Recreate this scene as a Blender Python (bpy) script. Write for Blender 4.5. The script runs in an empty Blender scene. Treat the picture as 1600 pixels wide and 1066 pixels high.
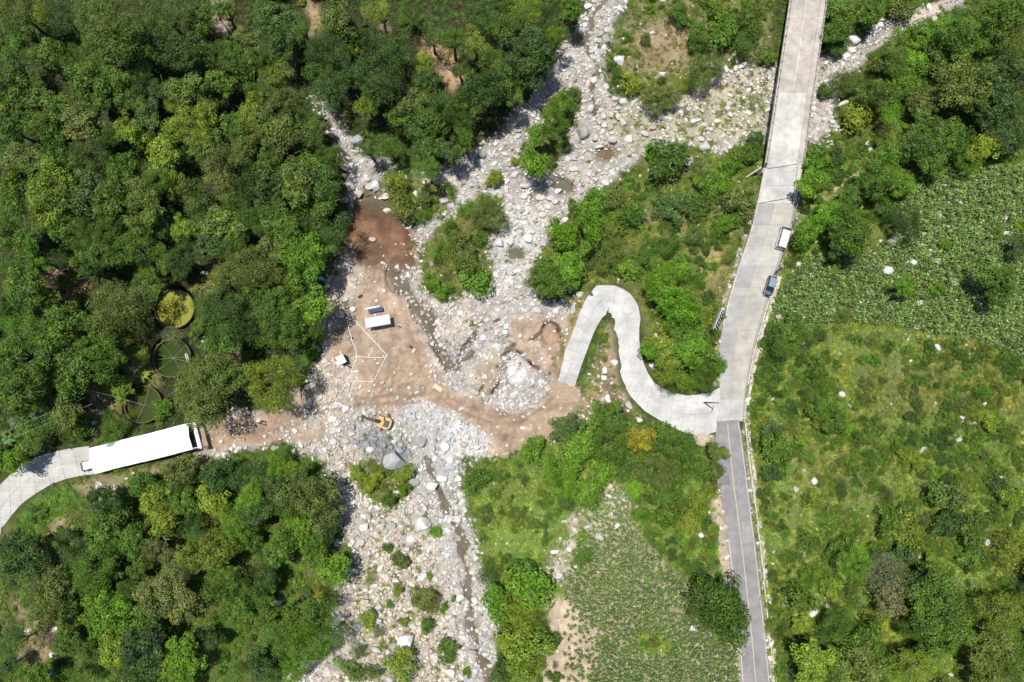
import bpy, bmesh, math, random
import numpy as np
from mathutils import Vector, Matrix, Euler
rnd = random.Random(7)
rng = np.random.default_rng(11)
SC = bpy.context.scene
COLL = SC.collection
# ------------------------------------------------------------------ camera, light, exposure
F = 1067.0                      # focal length in photograph pixels
TILT = math.atan(87.0 / F)      # the drone looks almost straight down
CZ = 150.0
cam_d = bpy.data.cameras.new("camera")
cam = bpy.data.objects.new("camera", cam_d)
COLL.objects.link(cam)
cam.location = (0, 0, CZ)
cam.rotation_euler = (TILT, 0, 0)
cam_d.sensor_width = 36
cam_d.lens = 36 * F / 1600
cam_d.clip_start = 1
cam_d.clip_end = 20000
SC.camera = cam
world = bpy.data.worlds.new("World")
SC.world = world
world.use_nodes = True
wn = world.node_tree.nodes
sky = wn.new("ShaderNodeTexSky")
sky.sky_type = 'NISHITA'
sky.sun_disc = False
SUN_DIR = Vector((-0.175, 0.135, 1.0)).normalized()       # towards the sun
sky.sun_elevation = math.asin(SUN_DIR.z)
sky.sun_rotation = math.atan2(SUN_DIR.x, SUN_DIR.y)
world.node_tree.links.new(sky.outputs[0], wn["Background"].inputs[0])
wn["Background"].inputs[1].default_value = 0.095
sun_d = bpy.data.lights.new("sun", 'SUN')
sun_d.energy = 4.9
sun_d.angle = math.radians(0.53)
sun_d.color = (1.0, 0.965, 0.9)
sun = bpy.data.objects.new("sun", sun_d)
COLL.objects.link(sun)
sun.location = (0, 20, 90)
sun.rotation_euler = SUN_DIR.to_track_quat('Z', 'Y').to_euler()
SC.view_settings.view_transform = 'Standard'
SC.view_settings.look = 'None'
SC.view_settings.gamma = 1
SC.view_settings.exposure = 0.0
SC.view_settings.use_curve_mapping = False
try:
    SC.cycles.max_bounces = 5
    SC.cycles.diffuse_bounces = 3
    SC.cycles.transmission_bounces = 4
    SC.cycles.transparent_max_bounces = 4
except Exception:
    pass

# ------------------------------------------------------------------ geometry of the view
CT, ST = math.cos(TILT), math.sin(TILT)
def ray_np(px, py, z):
    dx = (px - 800.0) / F
    dy = -(py - 533.0) / F
    y = dy * CT + ST
    zz = dy * ST - CT
    k = (z - CZ) / zz
    return dx * k, y * k
def at(px, py, z):
    x, y = ray_np(px, py, z)
    return Vector((x, y, z))
def to_px(X, Y, Z):
    vz = Z - CZ
    yy = Y * CT + vz * ST
    zz = -Y * ST + vz * CT
    return 800 + F * X / -zz, 533 - F * yy / -zz

# ------------------------------------------------------------------ rasters of the land
X0, Y0, X1, Y1, STEP = -300, -260, 1900, 1330, 2.0
GX, GY = np.meshgrid(np.arange(X0, X1, STEP), np.arange(Y0, Y1, STEP))
H_, W_ = GX.shape
def vnoise(px, py, scale, seed):
    r = np.random.default_rng(seed)
    n = 256
    t = r.random((n, n))
    x = px / scale; y = py / scale
    xi = np.floor(x).astype(int); yi = np.floor(y).astype(int)
    fx = x - xi; fy = y - yi
    fx = fx * fx * (3 - 2 * fx); fy = fy * fy * (3 - 2 * fy)
    a = t[yi % n, xi % n]; b = t[yi % n, (xi + 1) % n]
    c = t[(yi + 1) % n, xi % n]; d = t[(yi + 1) % n, (xi + 1) % n]
    return (a * (1 - fx) + b * fx) * (1 - fy) + (c * (1 - fx) + d * fx) * fy
def fbm(px, py, scale, seed, octs=4):
    s = 0; amp = 1; tot = 0
    for o in range(octs):
        s = s + amp * vnoise(px, py, scale / 2 ** o, seed + o * 17)
        tot += amp; amp *= 0.55
    return s / tot
WXn = fbm(GX, GY, 34, 101) - 0.5
WYn = fbm(GX, GY, 34, 202) - 0.5
def blur(a, rpx):
    r = int(round(rpx / STEP))
    if r < 1: return a
    for _ in range(2):
        for ax in (0, 1):
            pad = [(0, 0), (0, 0)]; pad[ax] = (r + 1, r)
            c = np.cumsum(np.pad(a, pad, mode='edge'), axis=ax)
            n = a.shape[ax]
            hi = np.take(c, np.arange(2 * r + 1, 2 * r + 1 + n), axis=ax)
            lo = np.take(c, np.arange(0, n), axis=ax)
            a = (hi - lo) / (2 * r + 1)
    return a
def pip(x, y, pts):
    ins = np.zeros(x.shape, bool)
    n = len(pts)
    for i in range(n):
        x0, y0 = pts[i]; x1, y1 = pts[(i + 1) % n]
        if y0 == y1: continue
        c = ((y0 > y) != (y1 > y)) & (x < (x1 - x0) * (y - y0) / (y1 - y0) + x0)
        ins ^= c
    return ins
def mask(pts, feather=6, warp=26):
    if isinstance(pts, str): pts = P2(pts)
    m = np.zeros(GX.shape)
    xs = [p[0] for p in pts]; ys = [p[1] for p in pts]
    pad = warp + 6
    i0 = max(0, int((min(xs) - pad - X0) / STEP)); i1 = min(W_, int((max(xs) + pad - X0) / STEP) + 1)
    j0 = max(0, int((min(ys) - pad - Y0) / STEP)); j1 = min(H_, int((max(ys) + pad - Y0) / STEP) + 1)
    s = (slice(j0, j1), slice(i0, i1))
    m[s] = pip(GX[s] + WXn[s] * warp, GY[s] + WYn[s] * warp, pts)
    return blur(m, feather) if feather else m
def P2(s):
    v = [float(t) for t in s.replace(',', ' ').split()]
    return [(v[i], v[i + 1]) for i in range(0, len(v), 2)]
def ell(cx, cy, rx, ry=None, ang=0, n=14):
    ry = ry or rx; a = math.radians(ang)
    out = []
    for k in range(n):
        t = 2 * math.pi * k / n
        x, y = rx * math.cos(t), ry * math.sin(t)
        out.append((cx + x * math.cos(a) - y * math.sin(a), cy + x * math.sin(a) + y * math.cos(a)))
    return out
def samp(a, px, py):
    x = np.clip((np.asarray(px, float) - X0) / STEP, 0, W_ - 1.001)
    y = np.clip((np.asarray(py, float) - Y0) / STEP, 0, H_ - 1.001)
    xi = x.astype(int); yi = y.astype(int); fx = x - xi; fy = y - yi
    if a.ndim == 3: fx = fx[..., None]; fy = fy[..., None]
    return (a[yi, xi] * (1 - fx) + a[yi, xi + 1] * fx) * (1 - fy) + (a[yi + 1, xi] * (1 - fx) + a[yi + 1, xi + 1] * fx) * fy

# height control points: photo x, y, metres above the river bed
HC = [tuple(float(v) for v in s.split()) for s in """950 60 .5|880 150 .3|800 250 0|700 290 0|590 300 0|600 400 0|650 500 -.2|750 480 .1|720 600 -.2|690 750 -.5|740 900 -.8|760 1060 -1|600 900 0|560 700 .5|1100 190 .6|1250 130 .6|1400 45 1.5|1500 -60 2
580 560 1|500 600 1.5|400 670 2.4|300 690 3.2|140 730 4|0 790 5|540 480 .8|800 640 1|860 640 1.2|800 560 .8|850 500 1
0 0 10|200 50 9|0 300 10|200 250 8|350 200 6|450 100 4|470 300 3|440 450 2.5|250 450 5|50 500 8|250 620 3.5|-200 200 14|-200 800 9|100 -200 14
600 80 4|720 60 5|800 80 3|600 -100 7|520 190 1|850 30 2.5|780 -150 5
1050 60 4.5|1150 30 5|1030 140 2|1100 -150 8|1000 250 1.2|1350 130 2.5|1450 150 6|1550 100 8|1330 20 4
950 330 2.5|1050 350 5|1120 400 7|1000 430 4.5|900 400 1.8|1080 560 6.5|860 440 1
1400 300 9|1550 400 11|1300 400 8|1400 600 10|1550 700 12|1300 800 9|1500 950 11|1320 250 6|1800 500 16|1800 1000 15|1800 100 12
850 760 2.5|850 900 2.5|950 900 4.5|1050 900 6|1050 760 6|900 1000 3.5|950 660 3.5|940 560 3|800 1000 1.2|1000 1200 5|1250 1200 9
400 800 3|200 850 5|50 950 7|300 1000 5|470 950 1.5|510 850 .8|250 1200 6|600 1200 0""".replace("\n", "|").split("|")]
def base_height(px, py):
    num = np.zeros(px.shape); den = np.zeros(px.shape)
    for x, y, h in HC:
        d2 = (px - x) ** 2 + (py - y) ** 2
        w = np.exp(-d2 / (2 * 62.0 ** 2)) + 2e-5 * np.exp(-d2 / (2 * 400.0 ** 2)) + 1e-9
        num += w * h; den += w
    return num / den
# roads: photo x, y, width px, z
ROADZ = 7.5
MAIN_L = P2("1183 318 1177 345 1169 375 1158 405 1147 440 1137 475 1129 510 1123 545 1123 580 1127 610 1122 640 1119 660")
MAIN_R = P2("1246 318 1240 345 1231 375 1221 405 1209 440 1199 475 1188 510 1179 545 1171 580 1166 610 1164 640 1163 658")
ASP_L = P2("1119 660 1118 690 1121 720 1125 760 1131 800 1136 840 1141 880 1146 920 1150 960 1154 1000 1157 1040 1160 1080 1168 1160 1180 1300")
ASP_R = P2("1155 658 1160 690 1164 720 1169 760 1174 800 1179 840 1184 880 1188 920 1193 960 1197 1000 1201 1040 1205 1080 1213 1160 1225 1300")
SW_A = P2("1128 604 1103 616 1072 618 1046 612 1022 598 1008 576 1001 550 998 522 1001 496 996 472 980 453 955 444 932 446 920 459 908 482 899 508 888 536 877 564 866 596")
SW_B = P2("1119 675 1096 682 1068 676 1036 660 1008 643 985 620 972 596 966 566 962 536 959 512 957 500 953 492 948 491 943 494 936 504 928 520 918 546 907 576 897 608")
SW_Z = [7.5, 7.45, 7.3, 7.0, 6.7, 6.3, 5.9, 5.5, 5.1, 4.8, 4.55, 4.35, 4.1, 3.8, 3.4, 2.9, 2.3, 1.7, 1.2]
LF_A = P2("-60 830 -20 790 0 757 30 728 60 712 100 702 139 697")
LF_B = P2("-20 880 -5 855 4 822 34 787 72 760 110 746 146 741")
LF_Z = [5.6, 5.3, 5.0, 4.7, 4.4, 4.15, 4.0]
ROADS = [(MAIN_L, MAIN_R, [ROADZ] * 12), (ASP_L, ASP_R, [ROADZ] * len(ASP_L)), (SW_A, SW_B, SW_Z), (LF_A, LF_B, LF_Z)]
def road_level(px, py):
    """height of the nearest road and distance outside its edge in px"""
    best = np.full(px.shape, 1e9); hz = np.zeros(px.shape)
    for A, B, Z in ROADS:
        for i in range(len(A) - 1):
            c0 = ((A[i][0] + B[i][0]) / 2, (A[i][1] + B[i][1]) / 2); c1 = ((A[i + 1][0] + B[i + 1][0]) / 2, (A[i + 1][1] + B[i + 1][1]) / 2)
            w0 = math.dist(A[i], B[i]) / 2; w1 = math.dist(A[i + 1], B[i + 1]) / 2
            dx, dy = c1[0] - c0[0], c1[1] - c0[1]
            L2 = dx * dx + dy * dy
            if L2 < 1: continue
            t = np.clip(((px - c0[0]) * dx + (py - c0[1]) * dy) / L2, 0, 1)
            d = np.hypot(px - c0[0] - t * dx, py - c0[1] - t * dy) - (w0 + (w1 - w0) * t)
            u = d < best
            best = np.where(u, d, best); hz = np.where(u, Z[i] + (Z[i + 1] - Z[i]) * t, hz)
    return best, hz
HGT = base_height(GX, GY)
HGT += (fbm(GX, GY, 60, 5) - 0.5) * 0.9
BR = mask("1170 -300 1330 -300 1300 -60 1262 250 1180 250 1215 -60", 10, 0)
d_, z_ = road_level(GX, GY)
k_ = np.clip((d_ - 6) / 26.0, 0, 1); k_ = k_ * k_ * (3 - 2 * k_)
k_ = np.where((GY < 300) & (GX > 1100), np.maximum(k_, np.clip((300 - GY) / 30, 0, 1)), k_)
HGT = HGT * k_ + (z_ - 0.22) * (1 - k_)
DROAD = d_

# ------------------------------------------------------------------ painting the land cover
COL = np.zeros(GX.shape + (3,)); COL[:] = (0.055, 0.075, 0.022)
VCOL = np.zeros(GX.shape + (3,)); VCOL[:] = (0.075, 0.135, 0.028)
ROCK = np.zeros(GX.shape); VEG = np.full(GX.shape, 0.75); CORN = np.zeros(GX.shape); RSIZE = np.full(GX.shape, 1.0)
RCOL = np.zeros(GX.shape + (3,)); RCOL[:] = (0.60, 0.575, 0.54)
def paint(pts, col=None, feather=6, warp=26, op=1.0, rock=None, veg=None, vcol=None, corn=None, dh=None, rsize=None, rcol=None):
    m = mask(pts, feather, warp) * op
    global ROCK, VEG, CORN, HGT, RSIZE
    mm = m[..., None]
    if col is not None: COL[:] = COL * (1 - mm) + np.array(col) * mm
    if vcol is not None: VCOL[:] = VCOL * (1 - mm) + np.array(vcol) * mm
    if rcol is not None: RCOL[:] = RCOL * (1 - mm) + np.array(rcol) * mm
    if rock is not None: ROCK = ROCK * (1 - m) + rock * m
    if veg is not None: VEG = VEG * (1 - m) + veg * m
    if corn is not None: CORN = CORN * (1 - m) + corn * m
    if rsize is not None: RSIZE = RSIZE * (1 - m) + rsize * m
    if dh is not None: HGT = HGT + dh * m
    return m
GRAVEL = (0.37, 0.34, 0.305); DIRT = (0.36, 0.270, 0.193); TAN = (0.42, 0.34, 0.22); SAND = (0.46, 0.375, 0.30)
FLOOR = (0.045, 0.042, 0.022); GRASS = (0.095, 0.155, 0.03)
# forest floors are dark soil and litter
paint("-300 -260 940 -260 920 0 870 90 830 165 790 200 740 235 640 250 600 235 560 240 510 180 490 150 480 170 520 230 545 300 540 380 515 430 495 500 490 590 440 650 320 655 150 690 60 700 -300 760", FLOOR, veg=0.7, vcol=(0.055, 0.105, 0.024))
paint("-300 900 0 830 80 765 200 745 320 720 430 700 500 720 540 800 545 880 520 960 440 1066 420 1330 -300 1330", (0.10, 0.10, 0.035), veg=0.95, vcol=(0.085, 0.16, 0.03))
paint("440 830 500 840 540 900 530 960 470 1000 420 960 425 870", veg=1, vcol=(0.12, 0.20, 0.035))
# river bed
RIVER = """478 150 500 150 520 178 545 205 562 235 600 248 640 268 690 262 725 243 760 225 785 200 800 170 828 158 850 118 870 88 885 60 905 30 925 -10 925 -260 1010 -260 988 0 960 30 955 60 945 88 948 120 962 150 1000 165 1030 178 1052 168 1065 150 1100 132 1130 104 1160 96 1200 98 1240 108 1270 98 1300 82 1330 50 1370 38 1420 18 1470 0 1520 -260 1640 -260 1500 5 1440 40 1400 60 1375 72 1350 90 1342 105 1310 118 1300 170 1322 205 1300 235 1240 215 1170 222 1130 238 1100 232 1060 228 1005 240 965 280 920 305 890 332 862 362 842 400 832 440 845 470 880 475 905 452 915 470 890 530 866 600 885 632 850 690 800 700 765 722 722 712 720 742 735 800 750 850 765 900 775 960 780 1000 785 1066 785 1330 430 1330 435 1066 500 1000 520 965 545 880 540 800 520 760 490 712 440 690 400 700 318 722 300 700 318 655 380 640 440 650 480 600 495 560 502 480 522 420 545 385 548 350 545 300 535 245 508 195"""
RM = paint(RIVER, GRAVEL, 4, 22, rock=1.0, veg=0.03)
HGT += RM * (fbm(GX, GY, 9, 77, 3) - 0.5) * 0.7
paint("500 700 560 690 640 780 700 900 720 1080 480 1080 540 880", SAND, 14, 50, op=0.6, rock=1.5, veg=0.22, rsize=1.15, vcol=(0.18, 0.2, 0.05), rcol=(0.60, 0.54, 0.475))
paint("560 860 700 880 720 1100 540 1100", TAN, 16, 60, op=0.5, rock=1.2, veg=0.6, vcol=(0.16, 0.18, 0.05))
paint("930 175 1060 175 1200 110 1200 215 1060 225 990 235", (0.36, 0.33, 0.22), 10, 36, rock=0.6, veg=0.32, rsize=0.9, vcol=(0.15, 0.18, 0.06))
paint("1060 160 1130 135 1180 100 1200 112 1150 135 1100 160 1040 178", SAND, 5, 8, rock=0.15)
paint("1330 110 1380 78 1460 20 1480 0 1450 5 1400 45 1350 85", SAND, 5, 8, rock=0.25)
# left bank work site of trodden earth
SITE = "520 470 545 420 580 402 610 425 640 470 655 500 675 540 695 570 720 600 760 625 800 650 850 640 866 600 895 600 905 625 860 690 800 712 770 715 725 690 700 650 660 615 640 612 628 640 600 650 560 640 520 668 470 650 440 650 440 620 495 600 500 555 510 520"
paint(SITE, DIRT, 6, 24, rock=0.09, veg=0.0, dh=0.25)
paint("300 660 380 640 480 640 500 690 440 692 360 700 310 712", (0.375, 0.272, 0.195), 6, 16, rock=0.1, veg=0.0)
paint("512 560 545 570 560 600 545 665 470 690 440 680 480 640 490 590", (0.46, 0.38, 0.29), 8, 30, rock=0.7, veg=0.0)
paint("560 520 600 530 600 590 560 600", (0.37, 0.26, 0.19), 12, 30, op=0.6)
paint("620 580 650 590 650 612 630 625 615 605", (0.27, 0.19, 0.14), 8, 20, op=0.7)
paint("545 540 560 470 600 460 625 540 600 560", (0.36, 0.275, 0.205), 8, 20, op=0.7)
paint("520 400 560 395 590 405 560 460 530 480 505 470", (0.45, 0.38, 0.30), 6, 20, rock=0.65, rsize=0.6)
# dirt track from the ramp, spoil heaps, pits
paint("655 575 700 590 760 640 800 655 850 650 866 598 898 610 868 665 820 705 775 690 730 655 690 615 650 600", (0.365, 0.268, 0.19), 5, 10, rock=0.05, veg=0)
paint("735 560 770 545 790 560 785 610 745 620", (0.375, 0.295, 0.215), 6, 20, rock=0.3, dh=0.9)
paint("790 490 830 490 880 500 880 560 860 600 830 570 800 540", (0.375, 0.275, 0.20), 6, 24, rock=0.15, veg=0, dh=0.7)
paint(ell(807, 578, 19, 27, 5), (0.55, 0.53, 0.50), 2, 6, rock=1.6, dh=-1.7, rsize=0.8, rcol=(0.62, 0.61, 0.59))
paint(ell(861, 522, 15, 17), (0.35, 0.235, 0.165), 1, 6, dh=-1.3, rock=0.1)
paint("655 455 690 470 720 480 760 490 775 520 770 545 740 560 735 620 700 595 680 560 660 520 640 480", (0.44, 0.38, 0.31), 8, 26, rock=0.9)
paint("690 560 735 525 760 500 775 505 760 540 735 565 722 600 728 625 708 605", (0.36, 0.335, 0.31), 6, 24, rock=1.3, rcol=(0.52, 0.49, 0.46))
paint("555 672 600 668 640 690 650 720 600 735 560 710", (0.25, 0.25, 0.245), 6, 20, rock=1.4, rcol=(0.35, 0.355, 0.36), dh=0.5)
paint("640 660 700 640 735 690 730 740 700 760 660 730", (0.42, 0.41, 0.39), 8, 24, rock=1.5, rcol=(0.55, 0.54, 0.52))
paint("640 600 690 600 740 660 770 700 740 720 700 690 660 660 620 665 610 645 635 635", (0.50, 0.49, 0.47), 8, 22, rock=1.6, rcol=(0.60, 0.59, 0.57))
paint("700 330 850 290 840 400 790 460 770 400 790 350", (0.52, 0.49, 0.45), 8, 22, rock=1.4, rcol=(0.58, 0.56, 0.53), rsize=1.1)
def stroke(pts, w, col=None, op=0.7, rock=None, dh=None, feather=1, veg=None):
    """wheel ruts, worn lines and banks along a path"""
    global ROCK, HGT, VEG
    best = np.full(GX.shape, 1e9)
    xs = [p[0] for p in pts]; ys = [p[1] for p in pts]
    s = (slice(max(0, int((min(ys) - 30 - Y0) / STEP)), int((max(ys) + 30 - Y0) / STEP)), slice(max(0, int((min(xs) - 30 - X0) / STEP)), int((max(xs) + 30 - X0) / STEP)))
    gx, gy = GX[s] + WXn[s] * 12, GY[s] + WYn[s] * 12
    bb = best[s]
    for (x0, y0), (x1, y1) in zip(pts, pts[1:]):
        dx, dy = x1 - x0, y1 - y0; t = np.clip(((gx - x0) * dx + (gy - y0) * dy) / (dx * dx + dy * dy), 0, 1)
        bb = np.minimum(bb, np.hypot(gx - x0 - t * dx, gy - y0 - t * dy))
    m = np.zeros(GX.shape); m[s] = np.clip((w / 2 + feather - bb) / (feather * 2), 0, 1) * (0.55 + 0.9 * (fbm(GX[s], GY[s], 18, 71, 3) - .2)); m = np.clip(m, 0, 1) * op
    mm = m[..., None]
    if col is not None: COL[:] = COL * (1 - mm) + np.array(col) * mm
    if rock is not None: ROCK = ROCK * (1 - m) + rock * m
    if veg is not None: VEG = VEG * (1 - m) + veg * m
    if dh is not None: HGT = HGT + dh * m
TRACK = P2("440 668 500 640 560 628 610 625 650 625 690 618 730 640 770 658 810 655 850 630 875 605")
paint("600 575 655 580 700 600 730 625 770 648 800 655 850 640 866 600 898 610 872 660 830 700 800 705 775 692 735 662 700 640 660 625 610 630 590 605", (0.365, 0.268, 0.19), 5, 12, rock=0.06, veg=0)
for off in (-6, 6):
    stroke([(x, y + off) for x, y in TRACK], 4, (0.235, 0.155, 0.105), .85, rock=0, dh=-.12, feather=2)
    stroke([(640 + off, 500), (650 + off, 540), (665 + off, 580), (700 + off, 605), (760 + off, 640), (820 + off, 650)], 3.2, (0.25, 0.17, 0.12), .7, feather=2)
    stroke([(330, 675 + off), (380, 672 + off), (440, 665 + off), (490, 640 + off)], 3.5, (0.25, 0.165, 0.115), .7, feather=2)
    stroke([(830 + off, 640), (800 + off, 670), (790 + off, 700)], 4, (0.25, 0.17, 0.12), .7, feather=2)
    stroke([(610 + off, 470), (620 + off, 520), (615 + off, 570), (600 + off, 620), (590 + off, 655)], 3.2, (0.25, 0.17, 0.12), .7, feather=2)
# scarps cut by the digger and the water: drops in the ground, shade painted dark
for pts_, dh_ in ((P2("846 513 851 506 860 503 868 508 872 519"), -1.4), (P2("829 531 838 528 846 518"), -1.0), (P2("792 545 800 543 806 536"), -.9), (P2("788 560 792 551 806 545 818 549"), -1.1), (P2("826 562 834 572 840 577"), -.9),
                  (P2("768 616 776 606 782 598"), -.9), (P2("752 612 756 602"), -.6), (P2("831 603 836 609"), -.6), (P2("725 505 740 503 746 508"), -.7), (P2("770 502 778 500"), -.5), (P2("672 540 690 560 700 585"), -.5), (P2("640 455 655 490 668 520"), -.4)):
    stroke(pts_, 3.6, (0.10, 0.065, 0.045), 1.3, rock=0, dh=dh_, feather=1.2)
for pts_ in (P2("672 430 655 455 668 500 690 540"), P2("600 405 630 425 645 470 662 510"), P2("770 470 745 520 715 560 700 590")):
    stroke(pts_, 10, (0.30, 0.27, 0.24), .5, rock=1.3, feather=4)
# hill slope, right bank north
paint("1010 -260 1210 -260 1205 95 1150 100 1100 130 1055 150 1030 172 1000 162 960 140 948 95 962 40 990 0", (0.20, 0.175, 0.085), 6, 20, rock=0.05, veg=0.75, vcol=(0.13, 0.17, 0.04))
paint("985 55 1060 40 1090 60 1060 110 1010 120 985 90", (0.33, 0.26, 0.17), 10, 40, op=0.8, veg=0.35, vcol=(0.21, 0.18, 0.08))
paint("1290 -100 1480 -100 1400 30 1310 80 1290 60", (0.10, 0.10, 0.04), 8, 24, veg=0.8, vcol=(0.1, 0.16, 0.035))
paint("1300 200 1330 170 1340 120 1420 60 1480 30 1900 -100 1900 260 1430 262 1330 280 1262 300 1262 240", (0.09, 0.095, 0.035), 8, 24, veg=0.9, vcol=(0.11, 0.165, 0.03))
# middle bank between river and road
paint("1240 235 1180 222 1130 240 1060 230 1010 245 970 285 930 305 890 335 862 365 842 405 832 440 850 475 890 470 925 445 960 440 995 460 1008 520 1012 580 1045 615 1110 612 1125 560 1128 500 1150 420 1178 330 1195 250", (0.13, 0.13, 0.05), 5, 14, rock=0.02, veg=0.95, vcol=(0.13, 0.19, 0.04))
paint("1010 340 1100 310 1150 350 1140 440 1110 480 1070 420 1010 400", (0.19, 0.17, 0.08), 14, 40, op=0.8, vcol=(0.19, 0.205, 0.065), veg=0.9)
paint("1095 385 1130 380 1135 430 1105 440", (0.34, 0.28, 0.13), 8, 20, op=0.8, vcol=(0.30, 0.27, 0.10))
paint("945 505 935 540 915 590 900 640 900 670 960 640 1010 655 1060 690 1080 695 1030 665 985 640 970 600 962 560 958 520", (0.30, 0.22, 0.14), 4, 12, veg=0.35, rock=0.25, vcol=(0.13, 0.17, 0.045))
paint("890 470 925 455 912 500 885 560 868 600 862 570 880 520", (0.30, 0.235, 0.13), 4, 12, veg=0.5, rock=0.15, vcol=(0.18, 0.18, 0.06))
paint("940 500 955 500 956 530 945 560 935 560", veg=1, vcol=(0.12, 0.21, 0.04), feather=3, warp=8)
# south bank
paint("725 735 790 715 830 690 880 680 930 650 990 650 1060 690 1118 690 1130 800 1150 900 1160 1080 1190 1330 780 1330 785 1066 778 980 765 900 750 850 735 800", (0.13, 0.14, 0.045), 5, 16, rock=0.01, veg=1.0, vcol=(0.13, 0.205, 0.038))
paint("730 745 840 760 880 800 850 880 800 900 760 880 740 820", (0.15, 0.2, 0.05), 14, 30, op=0.9, veg=1.2, vcol=(0.16, 0.235, 0.058))
paint("780 900 840 860 880 880 860 960 850 1066 790 1066", veg=1, vcol=(0.13, 0.215, 0.03), feather=14)
CORN_S = P2("925 790 960 760 985 765 1010 850 1060 900 1085 950 1120 1000 1150 1010 1152 1080 1165 1330 860 1330 880 1066 875 1000 880 930 895 870 905 830")
paint(CORN_S, (0.33, 0.27, 0.19), 3, 8, veg=0.0, corn=1.25, rock=0.02)
paint("850 930 880 920 900 960 940 990 930 1030 910 1080 840 1080 860 1000", (0.46, 0.36, 0.265), 6, 16, corn=0.35, veg=0.02)
paint("885 800 905 800 915 850 900 900 870 930 858 900 875 850", (0.40, 0.34, 0.27), 6, 14, rock=0.25, veg=0.5)
paint("925 780 960 755 985 765 985 790 940 830 900 850 910 810", (0.40, 0.37, 0.29), 6, 18, op=0.6, rock=0.35, veg=0.4, corn=0.5)
paint("990 990 1030 990 1060 1005 1050 1020 1010 1022", GRASS, 3, 6, corn=0, veg=1, vcol=(0.19, 0.25, 0.06))
paint("1110 780 1128 780 1152 900 1168 1080 1160 1080 1140 960 1118 850", (0.42, 0.33, 0.24), 2, 4, veg=0.15, rock=0.2)
# right side: maize, hill pasture
paint("1250 300 1330 270 1430 255 1900 230 1900 1330 1212 1330 1205 1066 1190 900 1172 740 1166 640 1175 560 1195 490 1225 410 1242 350", (0.12, 0.165, 0.05), 5, 12, rock=0.012, veg=1.2, vcol=(0.175, 0.225, 0.05))
CORN_N = P2("1420 285 1480 265 1560 262 1900 250 1900 560 1600 560 1520 530 1440 515 1330 500 1210 520 1205 480 1230 430 1260 400 1330 400 1380 380 1400 330")
paint(CORN_N, (0.075, 0.08, 0.035), 4, 16, corn=1.4, veg=0.15, rock=0.06)
paint("1350 370 1450 350 1520 440 1480 500 1400 520 1340 470", rock=0.10, feather=20, warp=40)
paint("1470 540 1560 550 1620 600 1580 660 1480 640 1420 600", (0.17, 0.165, 0.06), 24, 50, op=0.7, vcol=(0.20, 0.205, 0.055))
paint("1330 560 1460 560 1500 620 1420 660 1350 620", (0.17, 0.17, 0.08), 24, 50, op=0.6, vcol=(0.18, 0.175, 0.065))
paint("1440 650 1540 660 1560 720 1500 780 1440 720 1420 680", veg=1.1, vcol=(0.15, 0.22, 0.05), feather=14)
paint("1210 690 1320 680 1400 720 1380 780 1280 790 1220 760", (0.19, 0.19, 0.085), 20, 40, op=0.5, vcol=(0.19, 0.205, 0.075))
paint("1460 860 1540 880 1540 960 1490 940 1460 900", veg=1.1, vcol=(0.155, 0.225, 0.055), feather=14)
paint("1300 780 1400 800 1380 860 1300 840", veg=1.1, vcol=(0.135, 0.2, 0.045), feather=14)
paint("1212 1000 1205 960 1225 960 1235 1080 1215 1080", (0.08, 0.14, 0.03), 4, 8, veg=0.8, vcol=(0.085, 0.16, 0.035))
paint("1243 352 1262 330 1285 305 1330 275 1345 262 1350 268 1300 302 1270 328 1250 352", (0.42, 0.34, 0.23), 2, 4, veg=0.05)
paint("1262 340 1300 312 1335 290 1330 310 1290 335 1262 352", GRASS, 4, 6, veg=0.8, vcol=(0.13, 0.23, 0.05))
# dry clearings in the woods
for p_, c_ in (("655 55 690 70 720 90 730 120 705 150 690 120 670 90", (0.42, 0.28, 0.17)), ("590 35 612 45 606 62 592 55", (0.36, 0.25, 0.16)), ("480 -5 500 5 496 60 480 60", (0.33, 0.26, 0.15)),
               ("60 440 80 395 110 400 140 440 130 460 110 500 80 505 60 470", (0.30, 0.20, 0.13)), ("330 -5 365 -5 355 65 335 50", (0.40, 0.31, 0.24)),
               ("130 600 170 590 200 600 190 660 140 690 140 640", (0.24, 0.20, 0.10)), ("64 806 95 798 104 822 70 838", (0.24, 0.20, 0.11)),
               ("20 930 60 960 90 985 95 1020 60 1045 20 1035 40 1000", (0.24, 0.19, 0.11)), ("190 535 245 550 252 600 235 610 205 600 190 570", (0.24, 0.24, 0.11)),
               ("330 540 380 560 390 610 360 600 330 570", (0.24, 0.19, 0.11)), ("90 762 150 745 320 715 330 745 240 760 160 780 100 770", (0.24, 0.20, 0.12))):
    paint(p_, c_, 4, 16, veg=0.25, vcol=(0.2, 0.19, 0.07))
paint("30 810 60 775 110 757 130 775 100 800 60 830", GRASS, 5, 10, veg=1.1, vcol=(0.09, 0.2, 0.03))
paint("170 748 260 740 320 735 320 755 220 765", GRASS, 5, 10, veg=0.9, vcol=(0.12, 0.22, 0.04))
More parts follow.
